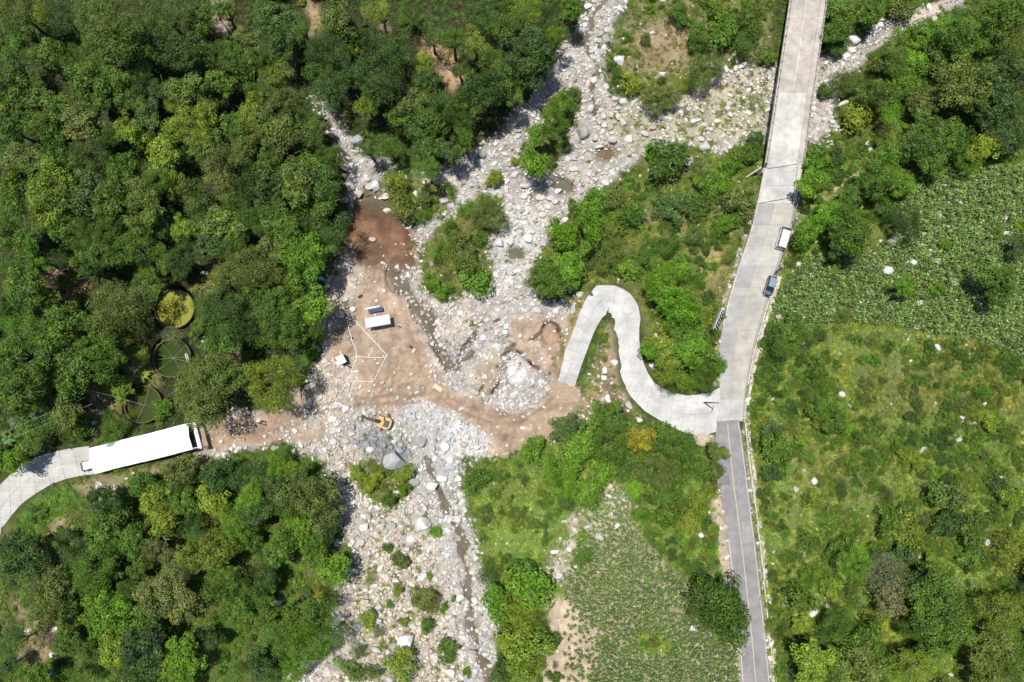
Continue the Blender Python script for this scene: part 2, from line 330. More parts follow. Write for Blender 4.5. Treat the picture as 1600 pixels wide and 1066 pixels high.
# green islands in the river bed
for p_ in ("655 395 680 360 700 340 740 315 780 300 792 325 785 350 765 372 760 400 772 430 760 455 735 458 715 470 690 465 655 450 660 420",
           "808 245 820 215 842 195 850 165 875 145 905 140 903 172 900 200 885 230 860 275 830 275 812 268",
           "590 262 640 262 668 285 690 280 712 295 700 330 670 340 650 355 612 335 600 300",
           "545 725 590 722 640 735 650 770 610 800 575 775 550 755", "655 915 685 920 685 960 655 960"):
    paint(p_, (0.17, 0.15, 0.07), 4, 14, rock=0.06, veg=1.0, vcol=(0.13, 0.18, 0.04), dh=0.5)
paint("535 340 552 312 566 298 590 296 612 306 632 330 650 356 658 380 662 415 645 440 615 432 598 424 575 432 555 415 540 390", (0.27, 0.185, 0.125), 5, 14, op=.8)
# waters: shallow basins
POOLS = {
 'brown_pool': (P2("548 345 552 318 566 304 586 302 602 312 616 330 634 356 641 374 646 400 646 420 634 425 615 420 600 412 578 420 565 412 552 392 543 372"), -0.25),
 'small_pool_bridge_side': (P2("925 238 945 230 965 232 967 242 952 252 935 250"), 0.15),
 'small_pool_green': (P2("864 280 880 276 896 290 897 303 878 305 866 296"), -0.15),
 'small_pool_lower': (P2("790 388 812 384 826 395 822 406 800 408 790 400"), -0.15),
 'small_pool_top': (P2("888 58 900 52 915 60 920 70 902 70 890 68"), 0.3),
 'small_pool_middle': (P2("828 296 838 300 838 322 828 320"), -0.15),
 'small_pool_shaded': (P2("503 185 515 190 518 200 508 205 500 198"), 0.2),
}
for pts_, z in POOLS.values():
    m = mask(pts_, 3, 4)
    HGT = HGT * (1 - m) + (z - 0.45) * m
    ROCK = ROCK * (1 - m) + 0.04 * m; VEG = VEG * (1 - m)
    COL = COL * (1 - m[..., None]) + np.array((0.2, 0.12, 0.065)) * m[..., None]
m = mask("612 372 640 378 648 420 628 428 600 412 590 395", 5, 8) + mask(ell(582, 376, 8, 6), 2, 3)
HGT += np.clip(m, 0, 1) * np.clip((fbm(GX, GY, 9, 818, 3) - .43) * 5, 0, 1) * 0.62
ROCK = np.maximum(ROCK, np.clip(m, 0, 1) * .14)
# running stream: centre line x, y, width
STREAMS = [[(612, 420, 10), (630, 450, 14), (655, 480, 14), (672, 515, 12), (690, 550, 9), (712, 575, 9), (730, 540, 5), (760, 500, 5)],
           [(672, 715, 6), (676, 745, 9), (690, 770, 8), (692, 800, 7), (716, 820, 9), (724, 850, 9), (728, 900, 7), (735, 945, 8), (740, 990, 8), (752, 1030, 8), (765, 1066, 9), (770, 1150, 9)],
           [(935, -80, 7), (940, 0, 7), (928, 30, 8), (915, 60, 6), (930, 110, 5), (925, 150, 6), (930, 180, 5)],
           [(485, 150, 4), (505, 195, 5), (535, 230, 4), (560, 290, 5), (575, 306, 6)],
           [(712, 575, 8), (730, 562, 6), (742, 545, 5)]]
def meander(st, k):
    out = []
    for a, b in zip(st, st[1:]):
        n = max(1, int(math.dist(a[:2], b[:2]) / 9)); L_ = math.dist(a[:2], b[:2]) or 1
        for i in range(n):
            t = i / n; q = [a[j] + (b[j] - a[j]) * t for j in range(3)]; o = 3.2 * math.sin(len(out) * 1.15 + k) + 2 * math.sin(len(out) * .47 + k)
            out.append((q[0] - (b[1] - a[1]) / L_ * o, q[1] + (b[0] - a[0]) / L_ * o, q[2] * (1 + .45 * math.sin(len(out) * .9 + k))))
    return out + [st[-1]]
STREAMS = [meander(st, i) for i, st in enumerate(STREAMS)]
for st in STREAMS:
    for a, b in zip(st, st[1:]):
        n = int(math.dist(a[:2], b[:2]) / 8) + 1
        for i in range(n):
            t = i / n
            x = a[0] + (b[0] - a[0]) * t; y = a[1] + (b[1] - a[1]) * t; w = a[2] + (b[2] - a[2]) * t
            j = int((y - Y0) / STEP); ii = int((x - X0) / STEP); r = 12
            if j < r or ii < r or j > H_ - r - 1 or ii > W_ - r - 1: continue
            s = (slice(j - r, j + r), slice(ii - r, ii + r))
            dd = np.hypot(GX[s] - x, GY[s] - y)
            m = np.clip((w * 0.95 - dd) / 3, 0, 1)
            HGT[s] = np.minimum(HGT[s], HGT[s] * (1 - m) + (-0.75) * m) if y > 410 else HGT[s] - m * 0.12
            ROCK[s] *= 1 - m * (.42 if (y > 690 or y < 240) else .08)
            COL[s] = COL[s] * (1 - m[..., None] * 0.3) + np.array((0.16, 0.125, 0.09)) * m[..., None] * 0.3
PONDS = [(275, 483, 30, 3.6, 'bright'), (271, 560, 29, 3.4, 'mid'), (226, 632, 28, 3.2, 'low')]
for cx, cy, r, z, _ in PONDS:
    m = np.clip((r + 9 - np.hypot(GX - cx, GY - cy)) / 8, 0, 1)
    HGT = HGT * (1 - m) + (z - 1.1) * m
    VEG = VEG * (1 - m)
nr = np.clip((DROAD - 1) / 3.0, 0, 1)
VEG = VEG * nr; ROCK = ROCK * nr; CORN = CORN * nr
# roadside verge of pale crushed stone
vg = np.clip(1 - np.abs(DROAD - 4) / 6.0, 0, 1) * (GX > 1100) * (GY > 330)
COL = COL * (1 - vg[..., None] * 0.8) + np.array((0.42, 0.35, 0.26)) * vg[..., None] * 0.8
ROCK = np.maximum(ROCK, vg * 0.5)
RCOL = RCOL * (0.78 + 0.44 * fbm(GX, GY, 36, 611, 4))[..., None] * (1 + (fbm(GX, GY, 50, 612, 3)[..., None] - .5) * np.array((.07, 0, -.12)))
site_ = mask(SITE, 10, 10)[..., None]
COL = COL * (1 - site_ * (1 - (0.80 + 0.42 * fbm(GX, GY, 34, 991, 5)[..., None])))
n1 = fbm(GX, GY, 14, 31, 4)[..., None]; n2 = fbm(GX, GY, 60, 32, 3)[..., None]
COL = COL * (0.80 + 0.40 * n1) * (0.88 + 0.24 * n2)
# ------------------------------------------------------------------ boulders: photo x, y, half sizes, angle, tone
BOULD = """911 203 15 11 95 g|929 215 9 6 80 t|920 170 8 10 40 w|936 190 7 5 70 t|943 181 6 5 0 w|955 178 7 6 20 c|966 183 6 5 60 c|944 196 5 5 0 w|954 199 6 5 10 t|960 155 7 5 0 w|975 158 8 7 90 w|965 170 6 4 0 w|974 192 8 6 60 w|983 216 9 7 20 W|957 218 8 7 0 w|935 229 9 4 -10 w|879 232 8 6 0 g|900 241 7 5 10 g|888 249 6 4 -20 w|912 237 6 3 -30 w|898 263 9 5 -15 w
969 91 12 9 110 W|946 63 10 8 60 g|938 53 7 5 -30 g|924 52 6 4 10 w|881 74 6 5 0 t|890 133 6 8 0 t|946 135 7 5 0 w|1036 115 7 4 0 W|1085 190 12 5 -20 W|1120 190 8 5 0 W|1094 217 8 4 20 w|1101 229 12 6 -20 w|1075 248 14 8 80 g|1033 182 8 5 0 w|1045 186 10 5 20 w|1140 162 6 4 0 w|1135 107 8 6 80 w|1160 102 8 4 -20 w|1100 196 6 4 0 w|1062 176 6 4 0 W|1115 176 6 4 40 w|1008 209 7 5 30 w|1020 200 6 4 0 t
1336 60 11 13 80 W|1366 43 8 5 -30 w|1377 38 6 5 0 W|1400 25 8 5 0 w|1345 30 8 4 -50 w|1318 162 12 4 -25 w|1302 190 5 4 0 W|1295 205 6 4 0 W|1310 198 5 4 0 w|1357 225 5 4 0 W|1358 235 6 5 0 w|1289 187 5 4 0 W|1365 210 5 3 0 w
577 292 8 6 0 c|585 291 9 9 0 W|560 303 8 6 -20 c|555 283 6 5 0 w|571 275 6 4 0 w|594 310 5 3 0 w|602 307 8 6 -20 c|596 323 4 3 0 w|582 374 6 5 0 c|588 391 2 2 0 w|584 331 3 2 0 w|603 330 10 5 0 c|508 207 7 5 10 c|518 210 6 5 0 c|556 216 10 12 90 G|546 288 12 6 60 G|540 312 6 5 30 g|574 279 6 5 0 w|548 258 6 4 10 w|553 262 7 4 0 w
752 207 6 4 0 t|754 242 7 5 0 g|806 245 9 8 0 g|803 275 11 6 -40 w|808 204 8 3 10 g|809 213 7 4 -30 w|812 284 5 6 0 g|833 286 9 6 -10 g|845 308 6 10 90 w|818 307 7 6 0 w|798 310 6 5 0 w|790 240 6 4 0 w|790 296 5 7 0 w|795 258 5 4 0 g|824 372 9 8 30 W|832 362 6 4 0 w|820 290 8 5 0 w|860 310 8 5 10 w|866 315 7 4 0 w|871 300 8 5 -30 W|780 380 9 10 90 W|796 380 8 6 0 w|765 450 11 6 -30 g|716 315 6 4 20 g|692 313 10 7 0 G|707 476 8 4 -40 w|740 457 5 3 0 w|700 300 5 4 0 w|650 303 6 5 0 W|880 345 10 4 -40 W|848 335 6 5 0 w|836 345 5 4 0 g|800 345 6 4 0 w|770 345 6 5 0 w|758 300 6 4 0 w|735 290 6 4 10 w|795 325 7 5 0 w|815 330 6 5 0 g
617 720 14 17 70 G|655 690 11 8 20 g|572 695 10 7 0 H|585 686 9 6 30 H|598 694 8 6 0 H|578 703 7 5 0 W|610 700 6 4 0 H|625 695 5 4 0 g|565 685 7 5 0 H|556 690 6 4 0 H|660 820 14 17 60 W|648 665 5 4 0 t|695 697 9 7 45 W|703 718 7 6 30 W|691 707 6 5 0 w|701 728 7 4 0 W|704 731 6 8 90 G|691 747 9 7 0 W|676 760 7 11 90 W|715 748 6 7 90 W|645 756 10 8 0 g|725 695 8 6 20 t|745 698 6 7 60 W|735 690 5 4 0 w|716 660 6 5 0 w|525 664 7 4 -20 W|539 641 7 6 -20 W|519 676 6 4 0 w|548 679 8 4 -10 w|550 668 6 5 0 g|520 690 7 5 0 w|540 690 7 5 0 t|568 667 4 4 0 w|530 492 8 6 20 W|513 468 7 5 30 t|523 636 5 4 0 w|497 545 6 5 0 w|505 535 7 5 0 w|500 520 6 5 0 t|507 565 6 4 0 w|515 505 5 4 0 w
549 861 5 10 70 W|571 806 7 5 20 W|570 824 6 9 70 W|575 805 8 6 0 g|610 822 9 6 0 g|546 851 6 5 40 W|640 843 8 6 20 W|637 858 6 6 0 w|634 1003 12 15 80 W|614 1012 10 8 0 g|662 902 7 9 80 w|585 1015 12 5 25 w|637 927 6 5 0 g|584 915 8 4 -10 w|590 970 7 6 0 w|680 1025 8 6 0 w|703 1052 10 7 10 W|741 1050 7 6 0 w|738 1018 6 4 0 g|745 1010 6 5 0 g|745 985 5 4 0 w|720 935 6 7 80 W|741 938 6 5 10 W|730 940 4 5 90 w|605 1030 7 6 0 w|557 980 9 6 0 g|534 965 6 5 0 W|550 925 5 4 0 t|525 920 5 5 0 g|600 850 6 4 0 w|622 770 8 6 0 w|765 1040 6 4 0 w|590 950 8 5 0 w|570 940 7 5 0 t|680 905 6 5 0 w|695 895 5 4 0 w|745 760 6 4 20 w|740 905 6 5 0 w|505 745 7 5 0 w|492 750 6 4 0 w|508 702 5 4 0 W|458 705 6 4 0 W|430 700 6 5 0 w|360 702 4 3 0 W|376 700 4 3 0 w|340 712 4 3 0 w
152 760 7 6 0 W|168 763 7 4 0 c|180 763 5 5 0 W|198 748 4 3 0 W|208 740 4 3 0 W|205 747 3 3 0 w|155 744 3 3 0 w|267 723 3 3 0 W|345 690 4 3 0 W|161 644 6 4 0 W|148 660 4 6 70 W|125 665 3 2 0 w|44 985 6 3 -10 W|86 983 8 3 -20 W|120 985 4 3 0 W|80 1023 5 4 0 W|28 1030 6 3 -70 W|38 945 6 2 20 w|0 1050 4 3 0 w|1 972 4 3 0 w|105 386 2 2 0 W|166 420 3 2 0 W|320 426 9 4 0 W|435 942 5 8 100 W|410 960 5 4 0 w|445 1035 4 6 80 W
1447 367 9 5 10 W|1464 378 5 3 0 w|1394 377 11 7 -10 W|1387 422 8 8 0 W|1424 411 10 6 5 W|1445 384 6 4 20 w|1458 393 7 4 20 w|1467 408 6 9 80 w|1317 433 4 5 70 W|1268 431 5 4 0 W|1249 413 4 6 70 w|1247 390 4 4 0 w|1346 471 7 4 0 W|1299 486 7 5 -40 w|1438 473 6 5 0 W|1446 483 6 5 -30 W|1393 461 3 3 0 w|1446 430 5 3 0 w|1485 450 3 3 0 w|1549 416 4 4 0 w|1530 475 4 5 0 w|1574 364 8 4 20 W|1570 340 5 6 60 w|1482 355 5 4 0 w|1498 314 7 3 50 w|1409 319 5 4 -60 W|1432 512 7 5 30 w|1465 500 3 5 80 w|1513 498 4 3 0 w|1316 508 4 3 0 W|1334 504 3 3 0 w|1219 495 7 5 0 t|1245 488 5 4 0 w|1265 495 3 2 0 w|1409 500 4 3 0 w|1492 441 6 5 0 w|1424 303 3 2 0 w|1464 543 8 5 5 W|1403 548 4 3 0 w|1200 654 5 2 10 W|1273 752 5 6 50 W|1244 765 6 6 0 w|1291 773 4 4 0 w|1504 652 6 3 -5 W|1317 615 6 5 0 w|1256 540 5 4 0 w|1258 867 6 6 40 w|1272 958 6 7 40 W|1293 947 5 4 20 W|1376 856 5 4 0 W|1434 802 4 3 0 w|1478 920 2 2 0 W|1366 992 5 4 20 W|1374 1027 3 3 0 W|1438 872 4 4 0 w|1212 906 0 0 0 w
1096 836 5 6 90 W|964 820 6 4 -60 W|935 838 9 6 0 w|918 822 6 6 80 w|897 834 7 3 -20 W|890 857 5 5 0 W|867 862 4 7 80 W|895 889 4 4 0 w|873 900 5 8 80 w|855 905 4 6 70 w|921 946 3 3 0 W|1083 982 6 5 -20 W|1100 988 3 3 0 W|1092 1020 4 2 0 W|957 1058 2 2 0 W|951 776 5 3 20 W|963 777 5 3 0 w|958 566 6 7 80 W|950 623 5 7 0 W|944 590 5 5 0 W|932 595 3 3 0 w|935 588 4 4 0 w|960 623 4 3 0 w|832 635 6 3 0 t|838 690 6 4 0 w|845 680 4 3 0 w|885 445 4 6 0 w|893 452 7 6 40 w|881 468 5 4 0 W|868 487 6 5 0 W|873 482 4 4 0 w|828 535 6 3 -20 t|801 531 5 8 110 t|755 528 6 5 30 W|745 535 5 3 0 w|838 486 10 6 0 w|815 497 8 4 -20 w|790 510 6 5 0 w|760 500 6 5 0 w|688 540 7 5 0 w|700 520 6 5 0 t|742 612 8 6 20 t|757 590 6 5 0 w|738 600 6 4 0 w|720 640 6 4 0 w|818 617 4 4 0 w"""
for t in BOULD.replace("\n", "|").split("|"):
    q = t.split()
    if len(q) < 6 or float(q[2]) < 4: continue
    x, y, a_, b_, an = (float(v) for v in q[:5])
    j0, i0, R0 = int((y - Y0) / STEP), int((x - X0) / STEP), int(a_ * .6) + 3
    s = (slice(j0 - R0, j0 + R0), slice(i0 - R0, i0 + R0)); ca, sa = math.cos(math.radians(an)), math.sin(math.radians(an))
    u = ((GX[s] - x) * ca + (GY[s] - y) * sa) / (a_ * 1.15); v = (-(GX[s] - x) * sa + (GY[s] - y) * ca) / (b_ * 1.2)
    ROCK[s] *= np.clip((np.hypot(u, v) - .95) * 6, 0, 1)
def ground(px, py):
    return float(samp(HGT, px, py))
def ground_xy(X, Y):
    z = 3.0
    for _ in range(4):
        px, py = to_px(X, Y, z); z = ground(px, py)
    return z
def place(px, py, up=0.0):
    """world point under photo pixel (px, py) at 'up' metres above the ground below it; returns base on the ground"""
    z = ground(px, py)
    for _ in range(4):
        p = at(px, py, z + up); z = ground_xy(p.x, p.y)
    return Vector((p.x, p.y, z))
# ------------------------------------------------------------------ materials
def new_mat(name):
    m = bpy.data.materials.new(name); m.use_nodes = True
    nt = m.node_tree
    return m, nt, nt.nodes["Principled BSDF"]
def noisy(nt, scale, detail=4, coord='Generated', rough=0.6):
    n = nt.nodes.new("ShaderNodeTexNoise"); n.inputs['Scale'].default_value = scale
    n.inputs['Detail'].default_value = detail; n.inputs['Roughness'].default_value = rough
    return n
def world_pos(nt):
    g = nt.nodes.new("ShaderNodeNewGeometry"); return g.outputs['Position']
def mr(nt, src, lo, hi, a=0.3, b=0.7):
    r = nt.nodes.new("ShaderNodeMapRange"); nt.links.new(src, r.inputs[0])
    r.inputs[1].default_value = a; r.inputs[2].default_value = b; r.inputs[3].default_value = lo; r.inputs[4].default_value = hi
    return r.outputs[0]
def mulcol(nt, col, val):
    """colour x scalar"""
    v = nt.nodes.new("ShaderNodeVectorMath"); v.operation = 'SCALE'
    if isinstance(col, (tuple, list)): v.inputs[0].default_value = col[:3]
    else: nt.links.new(col, v.inputs[0])
    nt.links.new(val, v.inputs['Scale']); return v.outputs[0]
def mul(nt, a, b):
    v = nt.nodes.new("ShaderNodeMath"); v.operation = 'MULTIPLY'
    for i, s in enumerate((a, b)):
        if isinstance(s, (int, float)): v.inputs[i].default_value = s
        else: nt.links.new(s, v.inputs[i])
    return v.outputs[0]
def simple(name, col, rough=0.7, metal=0.0, var=0.12, scale=3.0, spec=0.4, bump=0.0, objcol=False):
    m, nt, p = new_mat(name)
    pos = world_pos(nt)
    n = noisy(nt, scale, 5); nt.links.new(pos, n.inputs['Vector'])
    k = mr(nt, n.outputs['Fac'], 1 - var, 1 + var)
    if objcol:
        oi = nt.nodes.new("ShaderNodeObjectInfo"); src = oi.outputs['Color']
    else: src = col
    nt.links.new(mulcol(nt, src, k), p.inputs['Base Color'])
    p.inputs['Roughness'].default_value = rough; p.inputs['Metallic'].default_value = metal
    p.inputs['Specular IOR Level'].default_value = spec
    if bump:
        b = nt.nodes.new("ShaderNodeBump"); b.inputs['Strength'].default_value = bump; b.inputs['Distance'].default_value = 0.05
        nt.links.new(n.outputs['Fac'], b.inputs['Height']); nt.links.new(b.outputs[0], p.inputs['Normal'])
    return m
def leaf_mat(name, mode, trans=0.2):
    """mode: 'object' colour of the object, 'inst' colour of the scattered point"""
    m, nt, p = new_mat(name)
    if mode == 'object':
        src = nt.nodes.new("ShaderNodeObjectInfo").outputs['Color']
    else:
        a = nt.nodes.new("ShaderNodeAttribute"); a.attribute_type = 'INSTANCER'; a.attribute_name = 'col'; src = a.outputs['Color']
    t = nt.nodes.new("ShaderNodeAttribute"); t.attribute_name = 'tint'
    mx = nt.nodes.new("ShaderNodeVectorMath"); mx.operation = 'MULTIPLY'
    sat = nt.nodes.new("ShaderNodeHueSaturation"); sat.inputs['Saturation'].default_value = 1.06; sat.inputs['Value'].default_value = 1.0; nt.links.new(src, sat.inputs['Color']); nt.links.new(sat.outputs[0], mx.inputs[0]); nt.links.new(t.outputs['Color'], mx.inputs[1])
    n = noisy(nt, 0.7, 4); nt.links.new(world_pos(nt), n.inputs['Vector'])
    c = mulcol(nt, mx.outputs[0], mr(nt, n.outputs['Fac'], 0.72, 1.3))
    nt.links.new(c, p.inputs['Base Color'])
    p.inputs['Roughness'].default_value = 0.55; p.inputs['Specular IOR Level'].default_value = 0.35
    tr = nt.nodes.new("ShaderNodeBsdfTranslucent"); nt.links.new(c, tr.inputs['Color'])
    ms = nt.nodes.new("ShaderNodeMixShader"); ms.inputs[0].default_value = trans
    nt.links.new(p.outputs[0], ms.inputs[1]); nt.links.new(tr.outputs[0], ms.inputs[2])
    nt.links.new(ms.outputs[0], nt.nodes["Material Output"].inputs['Surface'])
    return m
M_LEAF = leaf_mat("leaf", 'object'); M_LEAFI = leaf_mat("ground_leaf", 'inst')
M_BARK = simple("bark", (0.13, 0.10, 0.075), 0.9, var=0.3, scale=4)
def rock_mat(name, mode):
    m, nt, p = new_mat(name)
    if mode == 'object': src = nt.nodes.new("ShaderNodeObjectInfo").outputs['Color']
    else:
        a = nt.nodes.new("ShaderNodeAttribute"); a.attribute_type = 'INSTANCER'; a.attribute_name = 'col'; src = a.outputs['Color']
    pos = world_pos(nt)
    n = noisy(nt, 1.3, 8, rough=0.7); nt.links.new(pos, n.inputs['Vector'])
    n2 = noisy(nt, 7, 5, rough=0.7); nt.links.new(pos, n2.inputs['Vector'])
    k = mul(nt, mr(nt, n.outputs['Fac'], 0.72, 1.2), mr(nt, n2.outputs['Fac'], 0.8, 1.15))
    nt.links.new(mulcol(nt, src, k), p.inputs['Base Color'])
    p.inputs['Roughness'].default_value = 0.88; p.inputs['Specular IOR Level'].default_value = 0.2
    b = nt.nodes.new("ShaderNodeBump"); b.inputs['Strength'].default_value = 0.7; b.inputs['Distance'].default_value = 0.12
    nt.links.new(n2.outputs['Fac'], b.inputs['Height']); nt.links.new(b.outputs[0], p.inputs['Normal'])
    return m
M_ROCK = rock_mat("rock", 'object'); M_ROCKI = rock_mat("scattered_rock", 'inst')
def terrain_mat():
    m, nt, p = new_mat("land")
    a = nt.nodes.new("ShaderNodeAttribute"); a.attribute_name = 'col'
    pos = world_pos(nt)
    n1 = noisy(nt, 1.1, 7, rough=0.65); n2 = noisy(nt, 5.0, 4, rough=0.7)
    for n in (n1, n2): nt.links.new(pos, n.inputs['Vector'])
    k = mul(nt, mr(nt, n1.outputs['Fac'], 0.84, 1.16), mr(nt, n2.outputs['Fac'], 0.84, 1.16))
    c = mulcol(nt, a.outputs['Color'], k)
    nt.links.new(c, p.inputs['Base Color'])
    p.inputs['Roughness'].default_value = 0.95; p.inputs['Specular IOR Level'].default_value = 0.15
    b = nt.nodes.new("ShaderNodeBump"); b.inputs['Strength'].default_value = 0.9; b.inputs['Distance'].default_value = 0.25
    ad = nt.nodes.new("ShaderNodeMath"); ad.operation = 'ADD'
    nt.links.new(n1.outputs['Fac'], ad.inputs[0]); nt.links.new(mul(nt, n2.outputs['Fac'], 0.35), ad.inputs[1])
    nt.links.new(ad.outputs[0], b.inputs['Height']); nt.links.new(b.outputs[0], p.inputs['Normal'])
    return m
def concrete(name, stain=0.27, brooming=0.08):
    m, nt, p = new_mat(name)
    oi = nt.nodes.new("ShaderNodeObjectInfo")
    pos = world_pos(nt)
    n1 = noisy(nt, 0.35, 8, rough=0.68); n2 = noisy(nt, 3.0, 6, rough=0.7)
    for n in (n1, n2): nt.links.new(pos, n.inputs['Vector'])
    mp = nt.nodes.new("ShaderNodeMapping"); mp.inputs['Scale'].default_value = (0.3, 5.0, 1); nt.links.new(pos, mp.inputs[0])
    n3 = noisy(nt, 1.0, 3); nt.links.new(mp.outputs[0], n3.inputs['Vector'])
    k = mul(nt, mr(nt, n1.outputs['Fac'], 1 - stain, 1 + stain * 0.6), mr(nt, n2.outputs['Fac'], 0.93, 1.06))
    k = mul(nt, k, mr(nt, n3.outputs['Fac'], 1 - brooming, 1 + brooming))
    n4 = noisy(nt, 0.09, 5); nt.links.new(pos, n4.inputs['Vector'])
    k = mul(nt, k, mr(nt, n4.outputs['Fac'], 0.9, 1.05))
    nt.links.new(mulcol(nt, oi.outputs['Color'], k), p.inputs['Base Color'])
    p.inputs['Roughness'].default_value = 0.85; p.inputs['Specular IOR Level'].default_value = 0.25
    return m
M_CONC = concrete("concrete"); M_CONCB = concrete("weathered_concrete", 0.36, 0.04)
def water(name, col, rough=0.08, var=0.25, foam=0.0, bump=0.15, spec=.5):
    m, nt, p = new_mat(name); p.inputs['Specular IOR Level'].default_value = spec
    pos = world_pos(nt)
    n = noisy(nt, 0.35, 6); nt.links.new(pos, n.inputs['Vector'])
    c = mulcol(nt, col, mr(nt, n.outputs['Fac'], 1 - var, 1 + var))
    n2 = noisy(nt, 2.2, 6, rough=0.75); nt.links.new(pos, n2.inputs['Vector'])
    if foam:
        mx = nt.nodes.new("ShaderNodeMix"); mx.data_type = 'RGBA'
        nt.links.new(mr(nt, n2.outputs['Fac'], 0, 1, 0.62 - foam, 0.72 - foam), mx.inputs[0])
        nt.links.new(c, mx.inputs[6]); mx.inputs[7].default_value = (0.62, 0.62, 0.60, 1); c = mx.outputs[2]
    nt.links.new(c, p.inputs['Base Color'])
    p.inputs['Roughness'].default_value = rough; p.inputs['IOR'].default_value = 1.33
    b = nt.nodes.new("ShaderNodeBump"); b.inputs['Strength'].default_value = bump; b.inputs['Distance'].default_value = 0.08
    nt.links.new(n2.outputs['Fac'], b.inputs['Height']); nt.links.new(b.outputs[0], p.inputs['Normal'])
    return m

# ------------------------------------------------------------------ mesh helpers
def mesh_np(name, verts, quads=None, tris=None, mat=None, tint=None, smooth=False):
    me = bpy.data.meshes.new(name)
    verts = np.asarray(verts, np.float32)
    nq = 0 if quads is None else len(quads); nt_ = 0 if tris is None else len(tris)
    me.vertices.add(len(verts)); me.vertices.foreach_set("co", verts.ravel())
    loops = []
    starts = []
    if nq: loops.append(np.asarray(quads, np.int32).ravel()); starts.append(np.arange(nq) * 4)
    if nt_: loops.append(np.asarray(tris, np.int32).ravel()); starts.append(nq * 4 + np.arange(nt_) * 3)
    lp = np.concatenate(loops)
    me.loops.add(len(lp)); me.loops.foreach_set("vertex_index", lp.astype(np.int32))
    me.polygons.add(nq + nt_); me.polygons.foreach_set("loop_start", np.concatenate(starts).astype(np.int32))
    if smooth: me.polygons.foreach_set("use_smooth", np.ones(nq + nt_, bool))
    if tint is not None:
        at_ = me.color_attributes.new('tint' if tint[0] == 't' else 'col', 'FLOAT_COLOR', 'POINT')
        c = np.ones((len(verts), 4), np.float32); c[:, :3] = tint[1]
        at_.data.foreach_set("color", c.ravel())
    me.update(calc_edges=True)
    if mat: me.materials.append(mat)
    return me
def link(name, me, parent=None, loc=None, rot=None, scale=None, color=None, kind=None):
    o = bpy.data.objects.new(name, me); COLL.objects.link(o)
    if parent: o.parent = parent
    if loc is not None: o.location = loc
    if rot is not None: o.rotation_euler = rot
    if scale is not None: o.scale = scale
    if color is not None: o.color = tuple(color)[:3] + (1.0,)
    if kind: o['kind'] = kind
    return o
def tag(o, label, cat, group=None):
    o['label'] = label; o['category'] = cat
    if group: o['group'] = group
    return o
def thing(name, label, cat, loc=(0, 0, 0), rotz=0.0, group=None, rot=None):
    o = bpy.data.objects.new(name, None); COLL.objects.link(o)
    o.empty_display_size = 0.3
    o.location = loc; o.rotation_euler = rot or (0, 0, rotz)
    return tag(o, label, cat, group)
